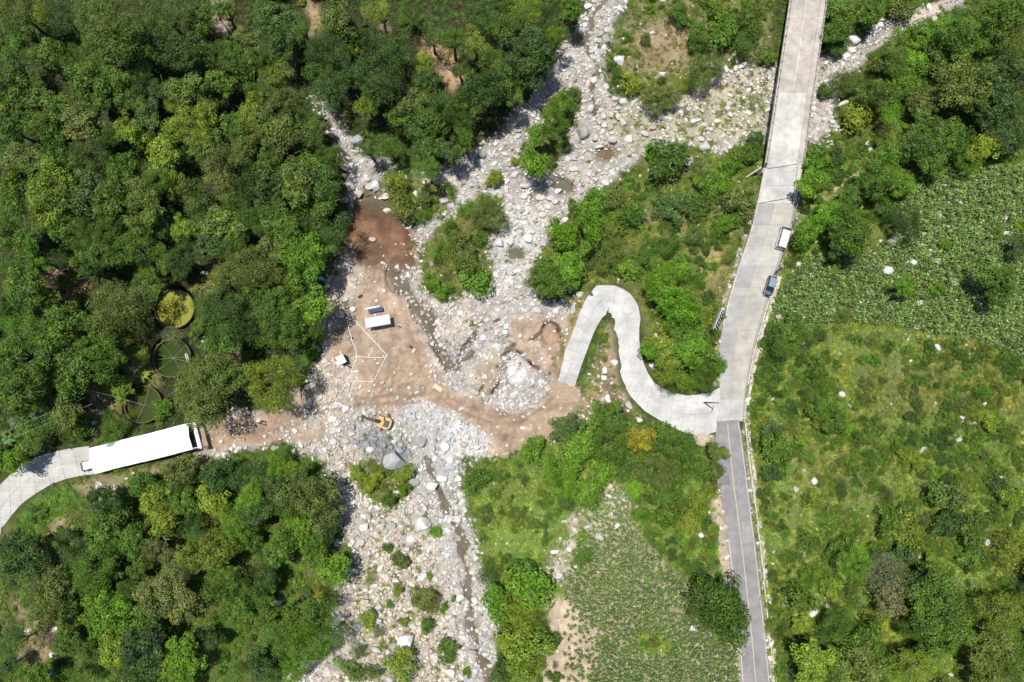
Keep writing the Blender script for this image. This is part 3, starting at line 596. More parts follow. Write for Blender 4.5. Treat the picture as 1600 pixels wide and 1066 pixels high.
class MB:
    """collects simple solids into one mesh"""
    def __init__(s): s.v = []; s.f = []; s.mi = []
    def add(s, v, f, mi=0):
        b = len(s.v); s.v += [tuple(x) for x in v]; s.f += [tuple(i + b for i in q) for q in f]; s.mi += [mi] * len(f); return s
    def box(s, c, d, rz=0, mi=0, taper=1.0):
        hx, hy, hz = d[0] / 2, d[1] / 2, d[2] / 2
        ca, sa = math.cos(rz), math.sin(rz)
        vs = []
        for z, k in ((-hz, 1.0), (hz, taper)):
            for x, y in ((-hx, -hy), (hx, -hy), (hx, hy), (-hx, hy)):
                x *= k; y *= k
                vs.append((c[0] + x * ca - y * sa, c[1] + x * sa + y * ca, c[2] + z))
        return s.add(vs, [(0, 3, 2, 1), (4, 5, 6, 7), (0, 1, 5, 4), (1, 2, 6, 5), (2, 3, 7, 6), (3, 0, 4, 7)], mi)
    def tube(s, pts, r, n=6, mi=0, cap=True):
        pts = [Vector(p) for p in pts]
        if not isinstance(r, (list, tuple)): r = [r] * len(pts)
        b = len(s.v); rings = []
        for i, p in enumerate(pts):
            d = (pts[min(i + 1, len(pts) - 1)] - pts[max(i - 1, 0)]).normalized()
            u = d.cross(Vector((0, 0, 1)))
            if u.length < 0.01: u = Vector((1, 0, 0))
            u.normalize(); w = d.cross(u)
            for k in range(n):
                t = 2 * math.pi * k / n
                s.v.append(tuple(p + (u * math.cos(t) + w * math.sin(t)) * r[i]))
        for i in range(len(pts) - 1):
            for k in range(n):
                a = b + i * n + k; c = b + i * n + (k + 1) % n
                s.f.append((a, c, c + n, a + n)); s.mi.append(mi)
        if cap:
            s.f.append(tuple(b + k for k in range(n))); s.mi.append(mi)
            s.f.append(tuple(b + (len(pts) - 1) * n + k for k in reversed(range(n)))); s.mi.append(mi)
        return s
    def loft(s, rings, mi=0, cap=True):
        b = len(s.v); n = len(rings[0])
        for r in rings: s.v += [tuple(p) for p in r]
        for i in range(len(rings) - 1):
            for k in range(n):
                a = b + i * n + k; c = b + i * n + (k + 1) % n
                s.f.append((a, c, c + n, a + n)); s.mi.append(mi)
        if cap:
            s.f.append(tuple(b + k for k in reversed(range(n)))); s.mi.append(mi)
            s.f.append(tuple(b + (len(rings) - 1) * n + k for k in range(n))); s.mi.append(mi)
        return s
    def prism(s, poly, z0, z1, mi=0):
        n = len(poly)
        vs = [(x, y, z0) for x, y in poly] + [(x, y, z1) for x, y in poly]
        fs = [tuple(reversed(range(n))), tuple(range(n, 2 * n))] + [(i, (i + 1) % n, n + (i + 1) % n, n + i) for i in range(n)]
        return s.add(vs, fs, mi)
    def mesh(s, name, mats, smooth=False, bevel=0):
        me = bpy.data.meshes.new(name); me.from_pydata(s.v, [], s.f)
        for m in (mats if isinstance(mats, (list, tuple)) else [mats]): me.materials.append(m)
        me.polygons.foreach_set("material_index", s.mi)
        bm = bmesh.new(); bm.from_mesh(me)
        bmesh.ops.recalc_face_normals(bm, faces=bm.faces)
        if bevel: bmesh.ops.bevel(bm, geom=list(bm.edges), offset=bevel, segments=2, affect='EDGES', clamp_overlap=True)
        bm.to_mesh(me); bm.free()
        if smooth: me.polygons.foreach_set("use_smooth", [True] * len(me.polygons))
        me.update(); return me
    def obj(s, name, mats, parent=None, **k):
        sm = k.pop('smooth', False); bv = k.pop('bevel', 0)
        return link(name, s.mesh(name, mats, sm, bv), parent, **k)

# ------------------------------------------------------------------ the ground, one sheet to the horizon
def axis(lo, hi, step, far_lo, far_hi):
    core = np.arange(lo, hi + step / 2, step)
    out = []; x = hi; d = step
    while x < far_hi: d *= 1.16; x += d; out.append(x)
    neg = []; x = lo; d = step
    while x > far_lo: d *= 1.16; x -= d; neg.append(x)
    return np.concatenate([np.array(neg[::-1]), core, np.array(out)])
ax = axis(-60, 1660, 2.5, -9000, 9000); ay = axis(-50, 1116, 2.5, -5200, 9000)
TX, TY = np.meshgrid(ax, ay)
TZ = samp(HGT, TX, TY)
rocky = samp(ROCK, TX, TY)
nearf = np.clip((700 - np.maximum(np.maximum(-TX, TX - 1600), np.maximum(-TY, TY - 1066))) / 700, 0, 1)
TZ = TZ + ((vnoise(TX, TY, 5, 9) - 0.5) * 0.28 * np.clip(samp(DROAD, TX, TY) / 6, 0, 1)) * nearf
farh = np.clip((np.maximum(np.abs(TX - 800) - 1300, np.abs(TY - 533) - 1100)) / 3000, 0, 1)
TZ = TZ + farh * 25 * fbm(TX, TY, 900, 55, 3)
WX, WY = ray_np(TX, TY, TZ)
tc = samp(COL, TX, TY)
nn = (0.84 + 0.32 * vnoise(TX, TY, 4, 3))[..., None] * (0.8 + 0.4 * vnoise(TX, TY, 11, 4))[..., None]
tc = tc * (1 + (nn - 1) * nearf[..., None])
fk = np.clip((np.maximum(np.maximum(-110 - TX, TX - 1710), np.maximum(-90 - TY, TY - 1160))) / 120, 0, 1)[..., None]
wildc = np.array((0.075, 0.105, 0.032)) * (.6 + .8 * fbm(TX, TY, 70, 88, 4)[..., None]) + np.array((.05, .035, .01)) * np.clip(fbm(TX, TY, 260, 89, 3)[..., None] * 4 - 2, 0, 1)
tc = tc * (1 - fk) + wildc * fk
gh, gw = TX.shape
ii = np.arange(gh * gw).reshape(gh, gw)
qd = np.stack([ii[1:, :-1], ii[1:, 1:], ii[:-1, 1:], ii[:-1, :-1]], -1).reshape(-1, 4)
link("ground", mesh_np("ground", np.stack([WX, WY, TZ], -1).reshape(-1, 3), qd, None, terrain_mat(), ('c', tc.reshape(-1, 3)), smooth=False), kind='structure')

# ------------------------------------------------------------------ scattering (uncountable ground cover)
PROTO = {}
def proto_coll(name, meshes):
    c = bpy.data.collections.new(name)
    for i, me in enumerate(meshes):
        o = bpy.data.objects.new(f"{name}_{i:02d}", me); c.objects.link(o)
    return c
def scatter(name, pos, rot, scl, col, idx, coll):
    n = len(pos)
    me = bpy.data.meshes.new(name); me.vertices.add(n); me.vertices.foreach_set("co", np.asarray(pos, np.float32).ravel())
    for an, arr, ty in (('rot', rot, 'FLOAT_VECTOR'), ('scl', scl, 'FLOAT_VECTOR')):
        a = me.attributes.new(an, ty, 'POINT'); a.data.foreach_set("vector", np.asarray(arr, np.float32).ravel())
    a = me.attributes.new('col', 'FLOAT_COLOR', 'POINT')
    c4 = np.ones((n, 4), np.float32); c4[:, :3] = col; a.data.foreach_set("color", c4.ravel())
    a = me.attributes.new('idx', 'INT', 'POINT'); a.data.foreach_set("value", np.asarray(idx, np.int32))
    o = link(name, me, kind='stuff')
    ng = bpy.data.node_groups.new(name, 'GeometryNodeTree')
    ng.interface.new_socket('Geometry', in_out='INPUT', socket_type='NodeSocketGeometry')
    ng.interface.new_socket('Geometry', in_out='OUTPUT', socket_type='NodeSocketGeometry')
    N = ng.nodes; L = ng.links
    gi = N.new('NodeGroupInput'); go = N.new('NodeGroupOutput')
    m2p = N.new('GeometryNodeMeshToPoints'); iop = N.new('GeometryNodeInstanceOnPoints'); ci = N.new('GeometryNodeCollectionInfo')
    ci.inputs['Collection'].default_value = coll; ci.inputs['Separate Children'].default_value = True; ci.inputs['Reset Children'].default_value = True
    def na(nm, ty):
        q = N.new('GeometryNodeInputNamedAttribute'); q.data_type = ty; q.inputs['Name'].default_value = nm; return q.outputs[0]
    e2r = N.new('FunctionNodeEulerToRotation')
    L.new(gi.outputs[0], m2p.inputs[0]); L.new(m2p.outputs[0], iop.inputs['Points']); L.new(ci.outputs[0], iop.inputs['Instance'])
    iop.inputs['Pick Instance'].default_value = True
    L.new(na('idx', 'INT'), iop.inputs['Instance Index'])
    L.new(na('rot', 'FLOAT_VECTOR'), e2r.inputs[0]); L.new(e2r.outputs[0], iop.inputs['Rotation'])
    L.new(na('scl', 'FLOAT_VECTOR'), iop.inputs['Scale'])
    L.new(iop.outputs[0], go.inputs[0])
    md = o.modifiers.new(name, 'NODES'); md.node_group = ng
    return o
# rocks
def rock_mesh(name, seed, sub=1, flat=0.6, mat=None):
    r = random.Random(seed)
    bm = bmesh.new(); bmesh.ops.create_icosphere(bm, subdivisions=sub, radius=1.0)
    ax_ = [Vector((r.gauss(0, 1), r.gauss(0, 1), r.gauss(0, 1))).normalized() for _ in range(9)]
    lim = [r.uniform(0.45, 0.85) for _ in ax_]
    sx, sy = r.uniform(0.85, 1.1), r.uniform(0.65, 0.9)
    for v in bm.verts:
        v.co *= r.uniform(0.94, 1.12)
        if v.co.z > .62: v.co.z = .62 + (v.co.z - .62) * .25
        for a, l in zip(ax_, lim):            # flat fracture faces
            d = v.co.dot(a)
            if d > l: v.co -= a * (d - l)
        v.co.x *= sx; v.co.y *= sy; v.co.z *= flat
    me = bpy.data.meshes.new(name); bm.to_mesh(me); bm.free()
    me.materials.append(mat)
    return me
RC = proto_coll("pebble_shape", [rock_mesh("pebble", 50 + i, 1, 0.62, M_ROCKI) for i in range(8)])
def terr(px, py): return samp(HGT, px, py)
def scatter_px(n, dens, seed, rect=(-150, -110, 1750, 1170)):
    r = np.random.default_rng(seed)
    px = r.uniform(rect[0], rect[2], n); py = r.uniform(rect[1], rect[3], n)
    keep = r.random(n) < samp(dens, px, py)
    return px[keep], py[keep], r
def world_of(px, py):
    z = terr(px, py); x, y = ray_np(px, py, z); return np.stack([x, y, z], -1)
ndn = np.clip(0.1 + 1.7 * fbm(GX, GY, 26, 404, 4), 0.05, 1.5)
px, py, r = scatter_px(190000, np.clip(ROCK * ndn, 0, 1), 1)
k = len(px); print("rocks", k)
size = (0.17 + 0.40 * r.random(k) ** 2.2) * samp(RSIZE, px, py)
rot = np.stack([r.normal(0, .25, k), r.normal(0, .25, k), r.uniform(0, 6.28, k)], -1)
scl = np.stack([size * r.uniform(.85, 1.35, k), size, size * r.uniform(1.0, 1.6, k)], -1)
base = samp(RCOL, px, py) * (0.72 + 0.56 * r.random((k, 1))) * (1 + r.normal(0, .025, (k, 3)))
dark = r.random(k) < 0.12; base[dark] *= 0.62
tan_ = r.random(k) < 0.10; base[tan_] *= np.array((.95, .84, .70))
p = world_of(px, py); p[:, 2] += size * 0.25
scatter("river_rubble", p, rot, scl, base, r.integers(0, 8, k), RC)

# ------------------------------------------------------------------ leaves
def leaf_quads(c, nrm, size, aspect, r):
    """c (n,3) centres, nrm normals, size half length"""
    n = len(c)
    a = r.normal(size=(n, 3)); t = np.cross(nrm, a); t /= np.linalg.norm(t, axis=1, keepdims=True) + 1e-9
    b = np.cross(nrm, t)
    s = size[:, None]
    v = np.stack([c - t * s, c - b * s * aspect, c + t * s, c + b * s * aspect], 1).reshape(-1, 3)
    q = np.arange(4 * n).reshape(-1, 4)
    return v, q
def crown_mesh(name, seed, kind):
    r = np.random.default_rng(seed)
    spec = {'broad': (46, 95, 0.27, 0.050, 0.55), 'big': (110, 90, 0.19, 0.032, 0.55), 'fine': (150, 62, 0.17, 0.024, 0.45), 'coarse': (40, 75, 0.28, 0.062, 0.45), 'bush': (20, 75, 0.38, 0.075, 0.5), 'wispy': (34, 80, 0.33, 0.05, 0.22)}[kind]
    nc, nl, cr, ls, asp = spec
    d = r.normal(size=(nc, 3)); d[:, 2] = np.abs(d[:, 2]) * 0.9 - 0.22; d /= np.linalg.norm(d, axis=1, keepdims=True)
    az = np.arctan2(d[:, 1], d[:, 0])
    ph = r.uniform(0, 6.28, 4)
    outl = 0.84 + 0.18 * np.sin(2 * az + ph[0]) + 0.15 * np.sin(3 * az + ph[1]) + 0.11 * np.sin(5 * az + ph[2])
    rad = r.uniform(0.42, 0.92, nc) if kind != 'fine' else r.uniform(0.6, 0.88, nc)
    cc = d * (rad * outl)[:, None]; cc[:, 2] = cc[:, 2] * 0.85 + r.normal(0, .06, nc)
    rr = cr * r.uniform(0.65, 1.2, nc)
    ctint = r.uniform(0.74, 1.26, nc); warm = r.normal(0.02, 0.08, nc)
    C = []; N_ = []; T = []
    for i in range(nc):
        n = int(nl * (rr[i] / cr) ** 1.5)
        u = r.normal(size=(n, 3)); u /= np.linalg.norm(u, axis=1, keepdims=True)
        u[:, 2] = np.where(u[:, 2] < -0.3, -u[:, 2], u[:, 2])
        lump = 1 + 0.18 * np.sin(5 * u[:, 0] + ph[3] + i) * np.sin(5 * u[:, 1] + i)
        pos = cc[i] + u * (rr[i] * r.uniform(0.72, 1.05, n) * lump)[:, None] * np.array((1, 1, 0.75))
        nn_ = u + r.normal(0, 0.42, (n, 3)) + np.array((0, 0, 0.45)); nn_ /= np.linalg.norm(nn_, axis=1, keepdims=True)
        tt = ctint[i] * r.uniform(0.6, 1.4, n)
        tcol = np.stack([tt * (1 + warm[i] + r.normal(0, .08, n)), tt, tt * (1 - warm[i])], -1)
        C.append(pos); N_.append(nn_); T.append(tcol)
    C = np.concatenate(C); N_ = np.concatenate(N_); T = np.concatenate(T)
    v, q = leaf_quads(C, N_, ls * r.uniform(0.6, 1.35, len(C)), asp, r)
    return mesh_np(name, v, q, None, M_LEAF, ('t', np.repeat(T, 4, axis=0)))
CROWNS = {k: [crown_mesh("crown", 900 + 31 * j + i * 7, k) for i in range(n)] for j, (k, n) in enumerate((('broad', 7), ('big', 4), ('fine', 5), ('coarse', 4), ('bush', 6), ('wispy', 4)))}
def trunk_mesh(seed):
    r = random.Random(seed); mb = MB()
    top = Vector((r.uniform(-.08, .08), r.uniform(-.08, .08), 0.55))
    mb.tube([(0, 0, -0.06), (top.x * .4, top.y * .4, 0.25), top], [0.05, 0.036, 0.026], 7)
    for k in range(5):
        a = k * 1.26 + r.uniform(-.3, .3); l = r.uniform(.22, .4)
        mb.tube([top * 0.8, top + Vector((math.cos(a) * l * .6, math.sin(a) * l * .6, .14)), top + Vector((math.cos(a) * l, math.sin(a) * l, .3))], [0.022, 0.014, 0.005], 5)
    return mb.mesh("trunk", M_BARK, smooth=True)
TRUNKS = [trunk_mesh(i) for i in range(4)]
def tuft_mesh(seed, kind):
    r = np.random.default_rng(seed)
    if kind == 'leafy':
        n = 46; u = r.normal(size=(n, 3)); u /= np.linalg.norm(u, axis=1, keepdims=True); u[:, 2] = np.abs(u[:, 2])
        c = u * (0.55 * r.uniform(.45, 1.05, n))[:, None] * np.array((1, 1, .8))
        nn_ = u + r.normal(0, .5, (n, 3)) + np.array((0, 0, .4)); nn_ /= np.linalg.norm(nn_, axis=1, keepdims=True)
        v, q = leaf_quads(c, nn_, 0.14 * r.uniform(.6, 1.3, n), .5, r)
    else:   # grass: bent blades
        n = 34; V = []
        for i in range(n):
            a = r.uniform(0, 6.28); o = np.array((r.normal(0, .14), r.normal(0, .14), 0)); L_ = r.uniform(.4, .8) * (1 if kind == 'grass' else 1.0)
            d = np.array((math.cos(a), math.sin(a), 0)); s = np.array((-d[1], d[0], 0)) * r.uniform(.025, .05)
            mid = o + d * L_ * .4 + np.array((0, 0, L_ * .55)); tip = o + d * L_ * .95 + np.array((0, 0, L_ * .45))
            V.append([o - s, mid - s, tip, mid + s])
        v = np.array(V).reshape(-1, 3); q = np.arange(4 * n).reshape(-1, 4)
    nl_ = len(q); t = r.uniform(.7, 1.3, (nl_, 1)) * (1 + r.normal(0, .06, (nl_, 3)))
    return mesh_np("tuft", v, q, None, M_LEAFI, ('t', np.repeat(t, 4, axis=0)))
def maize_mesh(seed):
    r = np.random.default_rng(seed); V = []; T = []
    Hh = r.uniform(.9, 1.2)
    nb = 9
    for i in range(nb):
        a = i * 2.6 + r.normal(0, .3); z = Hh * (0.25 + .7 * i / nb); L_ = r.uniform(.45, .75)
        d = np.array((math.cos(a), math.sin(a), 0)); s = np.array((-d[1], d[0], 0)) * .065
        p0 = np.array((0, 0, z)); p1 = p0 + d * L_ * .45 + np.array((0, 0, .2)); p2 = p0 + d * L_ + np.array((0, 0, -.08))
        V += [[p0 - s * .5, p1 - s, p1 + s, p0 + s * .5], [p1 - s, p2, p2 + s * .2, p1 + s]]
        g = r.uniform(.75, 1.25); T += [[g] * 3, [g * 1.05] * 3]
    for i in range(3):   # tassel, pale
        a = r.uniform(0, 6.28); d = np.array((math.cos(a), math.sin(a), 0)); s = np.array((-d[1], d[0], 0)) * .03
        p0 = np.array((0, 0, Hh)); p1 = p0 + d * .2 + np.array((0, 0, .15))
        V.append([p0 - s, p1 - s, p1 + s, p0 + s]); T.append([2.6, 1.7, 2.2])
    v = np.array(V).reshape(-1, 3); q = np.arange(len(v)).reshape(-1, 4)
    return mesh_np("maize", v, q, None, M_LEAFI, ('t', np.repeat(np.array(T), 4, axis=0)))
LEAFY = proto_coll("tuft_shape", [tuft_mesh(70 + i, 'leafy') for i in range(5)] + [tuft_mesh(80 + i, 'grass') for i in range(5)])
MAIZE = proto_coll("maize_shape", [maize_mesh(20 + i) for i in range(6)])
vn = fbm(GX, GY, 30, 606, 4)
dens = VEG * (0.35 + 1.1 * fbm(GX, GY, 12, 505, 3))
px, py, r = scatter_px(125000, np.clip(dens, 0, 1), 2)
k = len(px); print("tufts", k)
size = 0.55 + 0.9 * r.random(k) ** 2
hue = fbm(px, py, 45, 707, 3)[:, None] - 0.5
col = samp(VCOL, px, py) * np.array((1.24, 1.24, 0.95)) * (0.72 + 0.6 * fbm(px, py, 9, 808, 2)[:, None]) * (0.8 + 0.4 * r.random((k, 1)))
col = col * (1 + hue * np.array((0.45, 0.05, -0.25)))
dry = r.random(k) < 0.10; col[dry] = col[dry] * np.array((1.55, 1.3, 1.7))
rot = np.stack([r.normal(0, .15, k), r.normal(0, .15, k), r.uniform(0, 6.28, k)], -1)
scl = np.stack([size, size, size * r.uniform(.55, 1.0, k)], -1)
grassy = fbm(px, py, 40, 909, 3) > 0.5
idx = np.where(grassy, r.integers(5, 10, k), r.integers(0, 5, k))
scatter("undergrowth", world_of(px, py), rot, scl, col, idx, LEAFY)
# low scrub that grows into one another on the slopes
SCRUBP = []
for i_ in range(6):
    m2 = CROWNS[('bush', 'bush', 'wispy', 'wispy', 'bush', 'broad')[i_]][i_ % 4].copy(); m2.materials.clear(); m2.materials.append(M_LEAFI); SCRUBP.append(m2)
SCRUB = proto_coll("scrub_shape", SCRUBP)
sd = np.clip(VEG - .5, 0, 1) * np.clip((fbm(GX, GY, 34, 1234, 4) - .37) * 5, 0, 1) * np.clip(1.2 - CORN * 3, 0, 1) * np.clip((DROAD - 6) / 6, 0, 1)
sd = sd * np.where((GX > 1170) | ((GX > 840) & (GY < 640)) | ((GX > 740) & (GY > 700)), 1.0, .35)
sd = sd * np.where((GX > 720) & (GX < 880) & (GY > 725) & (GY < 900), .7, 1.0)
px, py, r = scatter_px(42000, np.clip(sd * 2, 0, 1), 31)
k = len(px); print("scrub", k); size = .45 + 1.0 * r.random(k) ** 2.2
pick = np.array(((.065, .12, .022), (.095, .165, .027), (.12, .215, .03), (.175, .225, .04), (.12, .16, .04)))[np.clip((fbm(px, py, 30, 4321, 3) * 7 - 1 + r.normal(0, .7, k)).astype(int), 0, 4)]
p = world_of(px, py); p[:, 2] += size * .3
scatter("hillside_scrub", p, np.stack([0 * size, 0 * size, r.uniform(0, 6.28, k)], -1), np.stack([size * r.uniform(.8, 1.3, k), size, size * r.uniform(.8, 1.3, k)], -1), pick * r.uniform(.8, 1.2, (k, 1)), r.integers(0, 6, k), SCRUB)
# maize: jittered rows
def maize(name, poly, step, colr, row_ang, seed, hs, jt=1.0):
    r = np.random.default_rng(seed)
    n = int(90 / step * 12)
    xs = [p_[0] for p_ in poly]; ys = [p_[1] for p_ in poly]
    s_ = step / 0.137
    cx, cy = (max(xs[0:]) + min(xs)) / 2, (max(ys) + min(ys)) / 2
    R_ = math.hypot(max(xs) - min(xs), max(ys) - min(ys)) / 2
    g = np.arange(-R_, R_, s_); gx, gy = np.meshgrid(g, g)
    ca, sa = math.cos(row_ang), math.sin(row_ang)
    px = cx + gx * ca - gy * sa + r.normal(0, s_ * .42 * jt, gx.shape); py = cy + gx * sa + gy * ca + r.normal(0, s_ * .38 * jt, gx.shape)
    px = px.ravel(); py = py.ravel()
    keep = (px < 1760) & (py < 1180) & pip(px, py, poly) & (r.random(len(px)) < np.clip(samp(CORN, px, py) * (.55 + .8 * fbm(px, py, 14, seed, 3)), 0, 1))
    px = px[keep]; py = py[keep]; k = len(px); print(name, k)
    sz = hs * r.uniform(.75, 1.2, k)
    c = np.array(colr) * (.75 + .5 * fbm(px, py, 20, seed + 1, 3)[:, None]) * r.uniform(.8, 1.2, (k, 1))
    rot = np.stack([r.normal(0, .12, k), r.normal(0, .12, k), r.uniform(0, 6.28, k)], -1)
    scatter(name, world_of(px, py), rot, np.stack([sz, sz, sz * .95], -1), c, r.integers(0, 6, k), MAIZE)
maize("lower_maize_crop", CORN_S, 0.66, (0.118, 0.205, 0.052), 0.5, 41, 0.95, .6)
maize("hillside_maize_crop", CORN_N, 0.82, (0.165, 0.262, 0.075), 0.2, 42, 1.35)
# ------------------------------------------------------------------ water
M_BROWNW = water("muddy_water", (0.20, 0.095, 0.048), 0.04, 0.45, bump=0.03)
M_POOLW = water("pool_water", (0.17, 0.125, 0.075), 0.04, 0.3, bump=0.04)
M_GREENISH = water("green_pool_water", (0.12, 0.125, 0.085), 0.04, 0.3, bump=0.04)
M_STREAMW = water("running_water", (0.15, 0.125, 0.092), 0.7, 0.3, foam=0.0, bump=0.2, spec=0.06)
def brown_pool(pts, z):
    g = np.array([(x, y) for y in np.arange(290, 440, 3.0) for x in np.arange(530, 662, 3.0)]); nx = len(np.arange(530, 662, 3.0)); ny = len(g) // nx
    cx = sum(p[0] for p in pts) / len(pts); cy = sum(p[1] for p in pts) / len(pts)
    big = [(cx + (x - cx) * 1.13, cy + (y - cy) * 1.13) for x, y in pts]
    ins = pip(g[:, 0], g[:, 1], big).reshape(ny, nx)
    X, Y = ray_np(g[:, 0], g[:, 1], z); I = np.arange(ny * nx).reshape(ny, nx)
    ok = ins[:-1, :-1] & ins[1:, 1:] & ins[:-1, 1:] & ins[1:, :-1]
    q = np.stack([I[1:, :-1], I[1:, 1:], I[:-1, 1:], I[:-1, :-1]], -1)[ok]
    t = np.clip((fbm(g[:, 0], g[:, 1], 22, 913, 4) - .35) * 2.6, 0, 1)[:, None]
    head = np.clip((335 - g[:, 1] + (g[:, 0] - 575) * .3) / 26, 0, 1)[:, None]
    c = np.array((0.10, 0.052, 0.03)) * (1 - t) + np.array((0.22, 0.12, 0.068)) * t
    c = c * (1 - head * .85) + np.array((0.105, 0.10, 0.06)) * head * .85
    m, nt, p = new_mat("muddy_water"); a = nt.nodes.new("ShaderNodeAttribute"); a.attribute_name = 'col'
    n = noisy(nt, .8, 6, rough=.7); nt.links.new(world_pos(nt), n.inputs['Vector'])
    nt.links.new(mulcol(nt, a.outputs['Color'], mr(nt, n.outputs['Fac'], .75, 1.25)), p.inputs['Base Color']); p.inputs['Roughness'].default_value = .05; p.inputs['IOR'].default_value = 1.33
    link("pool_water", mesh_np("pool_water", np.stack([X, Y, np.full(len(X), z)], -1), q, None, m, ('c', c)), kind='structure')
for nm, (pts, z) in POOLS.items():
    if nm == 'brown_pool': brown_pool(pts, z); continue
    cx = sum(p[0] for p in pts) / len(pts); cy = sum(p[1] for p in pts) / len(pts)
    big = [(cx + (x - cx) * 1.12, cy + (y - cy) * 1.12) for x, y in pts]
    vs = [at(x, y, z) for x, y in big]
    me = bpy.data.meshes.new("pool_water"); me.from_pydata([tuple(v) for v in vs], [], [tuple(reversed(range(len(vs))))])
    bm = bmesh.new(); bm.from_mesh(me); bmesh.ops.recalc_face_normals(bm, faces=bm.faces)
    for f in bm.faces:
        if f.normal.z < 0: f.normal_flip()
    bm.to_mesh(me); bm.free()
    me.materials.append(M_BROWNW if nm == 'brown_pool' else (M_GREENISH if ('green' in nm or 'lower' in nm) else M_POOLW))
    link("pool_water", me, kind='structure')
for st in STREAMS:
    pts = []
    for a, b in zip(st, st[1:]):
        n = max(1, int(math.dist(a[:2], b[:2]) / 6))
        pts += [tuple(a[j] + (b[j] - a[j]) * i / n for j in range(3)) for i in range(n)]
    pts.append(st[-1]); V = []
    zs = np.array([ground(x, y) for x, y, w in pts]); zs = np.convolve(np.pad(zs, 2, mode='edge'), np.ones(5) / 5, 'valid') + 0.24
    for i, (x, y, w) in enumerate(pts):
        x2, y2, _ = pts[min(i + 1, len(pts) - 1)]; x1, y1, _ = pts[max(0, i - 1)]
        dx, dy = x2 - x1, y2 - y1; L_ = math.hypot(dx, dy) or 1
        w2 = w * (0.62 + 0.25 * math.sin(i * 1.7))
        for s in (-1, 1): V.append(tuple(at(x + s * dy / L_ * w2, y - s * dx / L_ * w2, zs[i])))
    me = bpy.data.meshes.new("stream_water"); me.from_pydata(V, [], [(2 * i, 2 * i + 1, 2 * i + 3, 2 * i + 2) for i in range(len(pts) - 1)])
    bm = bmesh.new(); bm.from_mesh(me)
    for f in bm.faces:
        if f.normal.z < 0: f.normal_flip()
    bm.to_mesh(me); bm.free(); me.materials.append(M_STREAMW)
    link("stream_water", me, kind='structure')

# ------------------------------------------------------------------ roads of cast slabs
M_JOINT = simple("joint_filler", (0.31, 0.295, 0.26), 0.95, var=0.2)
M_ASPH = simple("asphalt", (0.255, 0.242, 0.24), 0.9, var=0.2, scale=0.5, spec=0.25)
M_PAINTW = simple("road_paint_white", (0.52, 0.50, 0.46), 0.8, var=0.4, scale=4)
M_PAINTY = simple("road_paint_cream", (0.52, 0.45, 0.32), 0.8, var=0.35, scale=4)
def resample(A, B, Z, step):
    """list of (left, right, z) world stations every step metres"""
    st = []; ca = [(Vector(at(*A[i], Z[i])), Vector(at(*B[i], Z[i]))) for i in range(len(A))]
    acc = [0]
    for i in range(1, len(ca)):
        acc.append(acc[-1] + ((ca[i][0] + ca[i][1]) / 2 - (ca[i - 1][0] + ca[i - 1][1]) / 2).length)
    n = max(2, round(acc[-1] / step))
    out = []
    for k in range(n + 1):
        t = acc[-1] * k / n
        i = max(j for j in range(len(acc)) if acc[j] <= t + 1e-6); i = min(i, len(ca) - 2)
        u = (t - acc[i]) / (acc[i + 1] - acc[i])
        out.append((ca[i][0].lerp(ca[i + 1][0], u), ca[i][1].lerp(ca[i + 1][1], u)))
    return out
def strip_mesh(name, stations, f0, f1, dz, mat):
    V = []
    for a, b in stations:
        for f in (f0, f1):
            p = a.lerp(b, f); V.append((p.x, p.y, p.z + dz))
    me = bpy.data.meshes.new(name); me.from_pydata(V, [], [(2 * i, 2 * i + 1, 2 * i + 3, 2 * i + 2) for i in range(len(stations) - 1)])
    bm = bmesh.new(); bm.from_mesh(me)
    for f in bm.faces:
        if f.normal.z < 0: f.normal_flip()
    bm.to_mesh(me); bm.free(); me.materials.append(mat); return me
def slab_road(name, A, B, Z, step, lanes, tone, var=0.06, gap=0.032, thick=0.16, toned=None, mat=None, substeps=1):
    st = resample(A, B, Z, step)
    base = link(name, strip_mesh(name, resample(A, B, Z, 1.2), 0.004, 0.996, -0.05, M_JOINT), kind='structure')
    r = random.Random(name)
    for i in range(len(st) - 1):
        (a0, b0), (a1, b1) = st[i], st[i + 1]
        off = 0
        for f0, f1 in lanes:
            q = [a0.lerp(b0, f0), a0.lerp(b0, f1), a1.lerp(b1, f1), a1.lerp(b1, f0)]
            c = sum(q, Vector()) / 4
            q = [c + (p - c) * (1 - gap / max(0.5, (p - c).length) * 1.2) for p in q]
            dz = r.uniform(-0.006, 0.006)
            mb = MB(); vs = [(p.x, p.y, p.z - thick + dz) for p in q] + [(p.x, p.y, p.z + dz) for p in q]
            mb.add(vs, [(0, 1, 2, 3), (4, 5, 6, 7), (0, 1, 5, 4), (1, 2, 6, 5), (2, 3, 7, 6), (3, 0, 4, 7)])
            k = r.uniform(1 - var, 1 + var); t = toned(i, len(st) - 1, f0) if toned else tone
            mb.obj("slab", mat or M_CONC, base, color=[v * k for v in t])
    return base
def tone_main(i, n, f):
    t = i / n
    if t > 0.80: return (0.46, 0.45, 0.43)
    return (0.465, 0.435, 0.385) if f >= 0.4 else ((0.43, 0.415, 0.39) if (i * 7) % 3 else (0.38, 0.365, 0.35))
road_main = slab_road("concrete_road", MAIN_L, MAIN_R, [ROADZ] * 12, 4.6, [(0, .46), (.46, .93)], None, 0.035, toned=tone_main)
link("centre_line", strip_mesh("centre_line", resample(MAIN_L, MAIN_R, [ROADZ] * 12, 2.5)[:14], 0.452, 0.463, 0.012, M_PAINTY), road_main)
sw = slab_road("hairpin_road", SW_A, SW_B, SW_Z, 2.5, [(0, .5), (.5, 1)], (0.54, 0.53, 0.51), 0.07)
